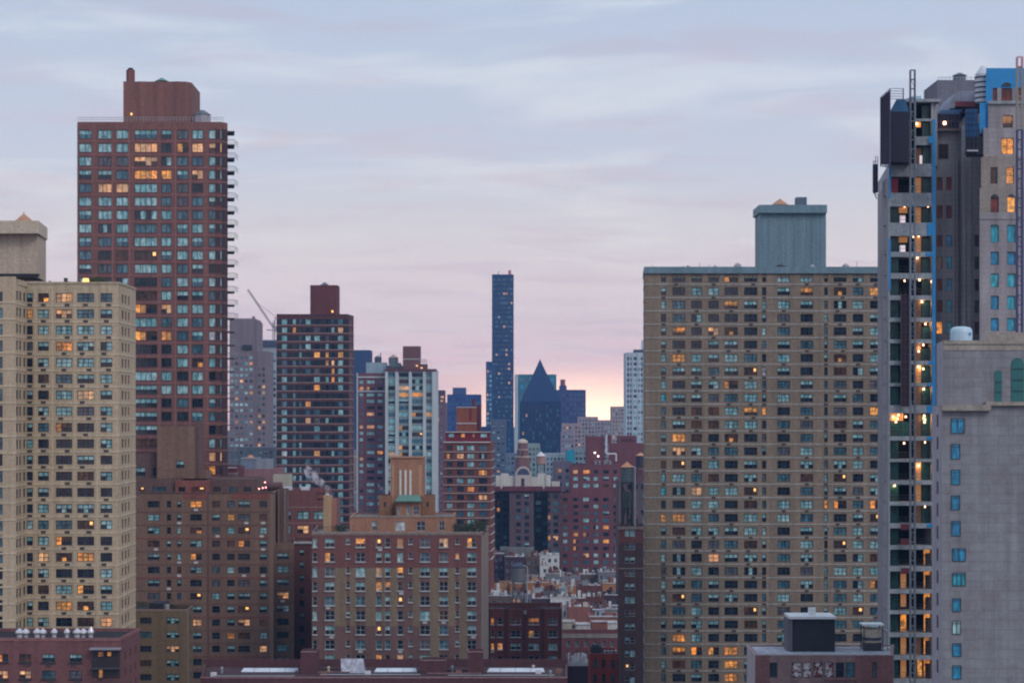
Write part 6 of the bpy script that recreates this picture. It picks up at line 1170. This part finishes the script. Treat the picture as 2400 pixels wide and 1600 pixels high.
for i, (px, py, D) in enumerate(gear):
    x = Xp(px, D + 2); y = D + 2; z0 = Z(py + 7, D + 2); hh = RN.uniform(.7, 1.8); w = RN.uniform(.5, 1.1); k = i % 3
    t = thing('roof_unit', GL[i], ('vent', 'vent', 'shed')[k], (x, y, z0), ('box units on the low roofs', 'round ventilators on the low roofs', 'stair sheds on the low roofs')[k])
    m = GM[GC[i]]
    if k == 0: MB().box(x - w, x + w, y - .6, y + .6, z0 + .25, z0 + hh).build('casing', m, t, t.location); MB().box(x - w * .9, x + w * .9, y - .5, y + .5, z0 - 2.5, z0 + .25).build('curb', steel, t, t.location); MB().cyl(x, y, z0 + hh, z0 + hh + .2, .4, None, 10).build('fan_cowl', steelp, t, t.location)
    elif k == 1: MB().cyl(x, y, z0 - 2.5, z0 + hh, .35, None, 12).build('pipe', m, t, t.location); MB().cyl(x, y, z0 + hh, z0 + hh + .45, .7, .15, 12).build('cap', steelp, t, t.location)
    else: MB().prism([(x - w, y - .8), (x + w, y - .8), (x + w, y + 1), (x - w, y + 1)], z0 - 2.5, z0 + hh * 1.1).build('shed_wall', m, t, t.location); MB().box(x - w * 1.1, x + w * 1.1, y - 1, y + 1.1, z0 + hh * 1.1, z0 + hh * 1.1 + .15).build('shed_roof', roof_pale, t, t.location); MB().box(x - .4, x + .2, y - .86, y - .81, z0 - .6, z0 + hh * .8).build('door', plain('door_dark', (0, 0, 0)), t, t.location)
water_tank('big grey water tank with a dark cone roof on tall legs over the low roofs', 1199, 1232, 1318, 1327, 1362, 1422, 700, wall('tank_grey2', (.15, .155, .165), .14), plain('navy_cone', (.03, .04, .08)), pipe=True)
# bare winter trees in the gap under the maroon block
def tree(label, px, py, D, hh, seed):
    rn = random.Random(seed); x, y = Xp(px, D), D; z1 = Z(py, D); z0 = 0.0
    t = thing('bare_tree', label, 'tree', (x, y, z0), 'winter trees between the low houses')
    q = MB(); q.cyl(x, y, z0, z1 - hh * .75, .35, .22, 8); tw = MB()
    import mathutils
    def br(p, d, L, r, k):
        e = p + d * L; (q if k < 2 else tw).bar(p, e, r, 0, 4)
        if k < 5:
            for _ in range(3 if k < 3 else 2):
                nd = (d + mathutils.Vector((rn.uniform(-.7, .7), rn.uniform(-.7, .7), rn.uniform(-.1, .5)))).normalized(); br(e, nd, L * rn.uniform(.6, .85), r * .62, k + 1)
    br(mathutils.Vector((x, y, z1 - hh * .8)), mathutils.Vector((0, 0, 1)), hh * .26, .2, 0)
    q.build('trunk', plain('bark', (.05, .04, .04), .9), t, t.location); tw.build('crown', plain('twigs', (.075, .06, .06), .9), t, t.location)
for i, (px, py, D, lab) in enumerate(((1322, 1336, 872, 'leftmost bare tree below the maroon block'), (1345, 1328, 880, 'second bare tree from the left below the maroon block'), (1368, 1332, 876, 'middle bare tree below the maroon block'), (1392, 1330, 882, 'fourth bare tree from the left below the maroon block'), (1416, 1327, 878, 'rightmost bare tree below the maroon block'), (1190, 1290, 885, 'bare tree in front of the dark courts house, left side'), (1222, 1294, 882, 'bare tree in front of the dark courts house, middle'))): tree(lab, px, py, D, 11, i)
# red brick front building
rf_ = wall('rust_brick', (.18, .058, .048), .14); rfd = wall('rust_dark', (.10, .038, .038), .14)
b = Bld('apartment_house', 'dark red brick house with dark pilasters and a slightly peaked parapet below the low roofs', [(1128, 505), (1316, 505), (1318, 520), (1132, 520)], 1424, [rf_, rfd, wall('rust_cap', (.26, .14, .15), .1)], roof=roof_dark)
R_ = b.rows(1455, 29.5, 6, 15)
b.facade(0, b.cols(0, [(1151, 1158), (1166, 1178), (1197, 1220), (1239, 1263), (1285, 1306)]), R_, dict(k='rf', fr='wh', lw=1.1, ft=.07, sill='dk'), dict(dark=6, half=1, grey=1), parse('0,0:lith 0,1:dark 0,2:dim 0,3:litt 0,4:grey 1,3:lith 1,2:dark 1,4:dark 2,0:lith 2,1:pale 2,2:half 2,3:mid 2,4:teal 3,4:half 3,3:dark 3,2:dark'), ac=.2, acm='w')
for px in ((1142, 1148), (1182, 1190), (1225, 1232), (1268, 1275), (1311, 1316)): b.band(0, 0, b.zt - .2, 1, .12, b.u(0, px[0]), b.u(0, px[1]))
b.band(0, b.zt - .3, b.zt + .03, 2, .1); b.finish()
q = MB(); q.face([(*P(1180, 504.8), b.zt), (*P(1275, 504.8), b.zt), (*P(1228, 504.8), b.zt + .55)]); q.face([(*P(1275, 505.3), b.zt), (*P(1180, 505.3), b.zt), (*P(1228, 505.3), b.zt + .55)]); b.add('peaked_parapet', q, rf_)
q = MB().cyl(Xp(1230, 504.7), 504.7, Z(1438, 505), Z(1429, 505), .4, None, 12); b.add('roundel', q, plain('roundel', (.3, .27, .26))); b.windows()
# cream walls and pink roof edge, long wall with grey band
b = Bld('row_house', 'long wall with a grey stripe under cream and white terrace walls, centre right', rect(1316, 1448, 560, 14), 1474, [wall('wall_maroon', (.17, .065, .07), .14), wall('grey_stripe', (.26, .25, .24), .12)], roof=roof_pale)
b.facade(0, b.cols(0, grid(1322, 1446, 6, 9)), b.rows(1508, 24, 4, 13), dict(k='gs', fr='wh', n=1, ft=.07), dict(dark=3, grey=4, blue=1)); b.band(0, Z(1494, 560), Z(1484, 560), 1, .12); b.finish()
for (x0, x1, yt, m) in ((1318, 1348, 1455, 'cream_box'), (1350, 1384, 1462, 'low_white'), (1386, 1424, 1455, 'low_pink'), (1424, 1447, 1458, 'low_white')):
    w_ = b.pent('terrace_wall', rect(x0, x1, 561 + (x0 % 3), 6), yt, 1476, [MC[m], wall('coping', (0, 0, 0))]); w_.band(0, w_.zt - .2, w_.zt + .05, 1, .2); w_.finish()
q = MB().box(Xp(1341, 560), Xp(1346, 560), 560.8, 560.95, Z(1472, 560), Z(1463, 560)); b.add('door', q, plain('door_dark', (0, 0, 0))); b.windows()
b = Bld('row_house', 'salmon walled low house with blue white roof clutter below the pink brick house', rect(1380, 1448, 600, 12), 1443, [lowm[6], wall('coping', (0, 0, 0))], roof=roof_pale); b.band(0, b.zt - .25, b.zt, 1, .2); b.finish(); b.windows()
b = Bld('row_house', 'vivid rust red small house with three windows across, bottom right of centre', rect(1383, 1448, 478, 12), 1531, [wall('vivid_rust', (.30, .055, .035), .12), wall('coping', (0, 0, 0))], roof=roof_dark)
b.facade(0, b.cols(0, [(1390, 1399), (1411, 1419), (1432, 1441)]), b.rows(1553, 34, 3, 17), dict(k='vr', fr='dk', n=1, ft=.08, sill='dk'), dict(dark=4, blue=2, grey=2)); b.finish()
w_ = b.pent('stair_bulkhead', rect(1385, 1410, 482, 4), 1514, 1533, [wall('dark_bulk', (.05, .06, .07), .1)]); w_.finish(); q = MB()
for px in (1416, 1424, 1432, 1441): q.box(Xp(px, 480), Xp(px + 5, 480), 480, 482, b.zt - .9, b.zt + .4)
b.add('roof_machine', q, plain('machine_grey', (0, 0, 0))); b.windows()
b = Bld('row_house', 'shadowed courtyard house strewn with pale laundry-like vents beside the rust red house', rect(1314, 1384, 520, 14), 1560, [wall('low_plum', (0, 0, 0))], roof=roof_grey); b.finish(); q = MB()
for k in range(26): px = RN.uniform(1320, 1378); D = RN.uniform(522, 532); q.box(Xp(px, D), Xp(px, D) + RN.uniform(.2, .8), D, D + .4, b.zt - .9, b.zt + RN.uniform(.2, 2.2))
b.add('vent_stack', q, GM[0]); b.windows()
# long near roof across the bottom
mrn = wall('near_maroon', (.095, .042, .048), .18); mrt = wall('near_trim', (.30, .18, .19), .15)
b = Bld('apartment_house', 'long low maroon building with white skylights running along the bottom edge', [(470, 372), (1330, 372), (1330, 392), (478, 392)], 1586, [mrn, mrt], roof=wall('near_roof', (.065, .036, .042), .25), par=.5)
b.facade(0, b.ucols(0, 24, 1.5, 2), b.rows(1612, 40, 2, 20), dict(k='nr', fr='wh', lw=1), dict(dark=3, half=2)); b.band(0, b.zt - .15, b.zt + .05, 1, .1); b.band(2, b.zt - .2, b.zt + .9, 0, .05); b.finish()
for (x0, x1, y0, y1) in ((705, 743, 1526, 1588), (985, 1046, 1546, 1588), (1096, 1132, 1526, 1588), (690, 820, 1573, 1588), (1000, 1128, 1576, 1588)):
    w_ = b.pent('bulkhead', rect(x0, x1, 380 + (x0 % 4), 5), y0, y1, [mrn, mrt]); w_.band(0, w_.zt - .12, w_.zt + .04, 1, .12); w_.finish()
for k, px in enumerate((500, 520, 760, 770, 862, 1060, 1075, 1250, 1262, 1290, 1310)):
    D = 377 + (k * 5) % 9; x = Xp(px, D); z = b.zt - .5; q = MB(); q.cyl(x, D, z, z + .9, .22, None, 10) if k % 2 else q.box(x - .5, x + .5, D, D + .8, z, z + .7)
    if k % 2: q.cyl(x, D, z + .9, z + 1.15, .38, .1, 10)
    b.add('roof_vent' if k % 2 else 'roof_unit', q, GM[k % 4])
for (x0, x1, y) in ((500, 690, 376), (750, 985, 378), (1050, 1300, 377)): q = MB().bar((Xp(x0, y), y, b.zt - .25), (Xp(x1, y), y, b.zt - .25), .09, 0, 6); b.add('roof_pipe', q, steelp)
sk = [(558, 702, 'longest white skylight strip at the left of the maroon roof'), (871, 980, 'middle white skylight strip on the maroon roof, right of the sloping white hatch'), (1136, 1280, 'right hand white skylight strip on the maroon roof')]
wsk = plain('skylight_glass', (.52, .60, .68), .35)
for x0, x1, lab in sk:
    D = 383; z0, z1 = Z(1582, D), Z(1567, D); xa, xb = Xp(x0, D), Xp(x1, D); t = thing('skylight', lab, 'skylight', ((xa + xb) / 2, D, z0), 'white skylights on the maroon roof')
    q = MB(); q.face([(xa, D, z0), (xb, D, z0), (xb - .5, D + 1.8, z1), (xa + .8, D + 1.8, z1)]); q.face([(xb, D, z0), (xb, D + 1.9, z0), (xb - .5, D + 1.8, z1)]); q.face([(xa, D + 1.9, z0), (xa, D, z0), (xa + .8, D + 1.8, z1)]); q.face([(xb, D + 1.9, z0), (xa, D + 1.9, z0), (xa + .8, D + 1.8, z1), (xb - .5, D + 1.8, z1)]); q.build('glazing', wsk, t, t.location)
    q = MB(); n = int((xb - xa) / 2.4)
    for k in range(1, n): xx = xa + (xb - xa) * k / n; q.bar((xx, D - .05, z0), (xx, D + 1.75, z1 + .03), .045)
    q.build('glazing_bar', plain('pinkish_bar', (.3, .2, .24)), t, t.location); MB().box(xa - .2, xb + .2, D - .2, D + 2.1, z0 - .8, z0 - .001).build('curb', mrt, t, t.location)
D = 382; xa, xb = Xp(796, D), Xp(856, D); t = thing('roof_hatch', 'streaked white sloping bulkhead on the maroon roof, below the maroon house', 'roof hatch', ((xa + xb) / 2, D, Z(1580, D)))
q = MB(); z0, z1 = Z(1580, D), Z(1546, D); q.face([(xa + .3, D, z0), (xb, D, z0), (xb - .5, D + 2.5, z1), (xa, D + 2.5, z1)]); q.face([(xb, D, z0), (xb, D + 3, z0), (xb - .5, D + 2.5, z1)]); q.face([(xa + .3, D + 3, z0), (xa + .3, D, z0), (xa, D + 2.5, z1)]); q.face([(xb, D + 3, z0), (xa + .3, D + 3, z0), (xa, D + 2.5, z1), (xb - .5, D + 2.5, z1)]); q.build('sloping_sheet', wall('streaked_white', (.40, .42, .50), .5, streak=1), t, t.location); MB().box(xa, xb, D, D + 3, z0 - .6, z0 - .002).build('curb', mrn, t, t.location)
# maroon sliver and navy glazed sliver that close the left frame edge
# ------------------------------------------------------------------ steam
def steam(label, pts, dens):
    import mathutils
    q = MB(); st = mathutils.Vector(pts[0][:3]); prev = None
    t = thing('steam', label, 'steam', pts[0][:3])
    m = bpy.data.materials.new('steam'); m.use_nodes = True; n = m.node_tree.nodes; n.clear(); o_ = n.new('ShaderNodeOutputMaterial'); v = n.new('ShaderNodeVolumePrincipled'); v.inputs['Color'].default_value = (.95, .93, 1, 1)
    tc = n.new('ShaderNodeTexCoord'); no = n.new('ShaderNodeTexNoise'); no.inputs['Scale'].default_value = .75; no.inputs['Detail'].default_value = 5; mr = n.new('ShaderNodeMapRange'); mr.inputs[1].default_value = .45; mr.inputs[2].default_value = .75; mr.inputs[4].default_value = dens
    m.node_tree.links.new(tc.outputs['Object'], no.inputs['Vector']); m.node_tree.links.new(no.outputs[0], mr.inputs[0]); m.node_tree.links.new(mr.outputs[0], v.inputs['Density']); m.node_tree.links.new(v.outputs[0], o_.inputs['Volume'])
    rings = []
    for i, (x, y, z, r) in enumerate(pts):
        rings.append([(x + r * cos(2 * pi * k / 12) * RN.uniform(.8, 1.15), y + r * sin(2 * pi * k / 12), z + RN.uniform(-.2, .2) * r) for k in range(12)])
    for A, C in zip(rings, rings[1:]):
        for k in range(12): j = (k + 1) % 12; q.face([A[k], A[j], C[j], C[k]])
    q.face(list(reversed(rings[0]))); q.face(rings[-1])
    # share vertices so that the volume is closed
    o2 = q.build('plume', m, t, pts[0][:3]); import bmesh
    bm_ = bmesh.new(); bm_.from_mesh(o2.data); bmesh.ops.remove_doubles(bm_, verts=bm_.verts, dist=1e-4); bmesh.ops.recalc_face_normals(bm_, faces=bm_.faces); bm_.to_mesh(o2.data); bm_.free()
def sp3(l, D): return [(Xp(px, D), D + 1, Z(py, D), r) for px, py, r in l]
steam('thick white steam drifting up left from the tan chimney', sp3([(767, 1154, .25), (764, 1146, .8), (757, 1138, 1.2), (745, 1128, 1.6), (733, 1116, 1.7), (724, 1104, 1.3), (717, 1094, .8), (713, 1084, .3)], 432), 1.5)
steam('thin wisp of steam left of the peach penthouse tower', sp3([(898, 1158, .35), (896, 1150, .7), (891, 1142, .6), (886, 1133, .2)], 440), 1.2)
# ------------------------------------------------------------------ the carpet of distant city beyond the named houses
q = MB(); rn = random.Random(11)
for k in range(1900):
    y = rn.uniform(1350, 5100); x = rn.uniform(-1, 1) * (260 + y * .36); hh = rn.choice((14, 18, 22, 28, 40, 55)) * rn.uniform(.8, 1.25); w, d = rn.uniform(9, 22), rn.uniform(12, 26)
    if y < 2300 and -40 < x < 140: hh = min(hh, 22)
    q.box(x - w, x + w, y - d, y + d, -.5, min(hh, 82), rn.randrange(4))
for k in range(420):
    y = rn.uniform(560, 1350); x = rn.choice((-1, 1)) * rn.uniform(.30, .62) * y; w, d = rn.uniform(7, 14), rn.uniform(8, 14); q.box(x - w, x + w, y - d, y + d, -.5, rn.choice((14, 18, 24, 36)) * rn.uniform(.8, 1.2), rn.randrange(4))
tag(q.build('distant_city', [wall('far_red', (.13, .06, .055), .2), wall('far_tan', (.24, .19, .15), .2), wall('far_grey', (.20, .20, .23), .2), wall('far_plum', (.10, .07, .09), .2)]), None, None, None, 'stuff')
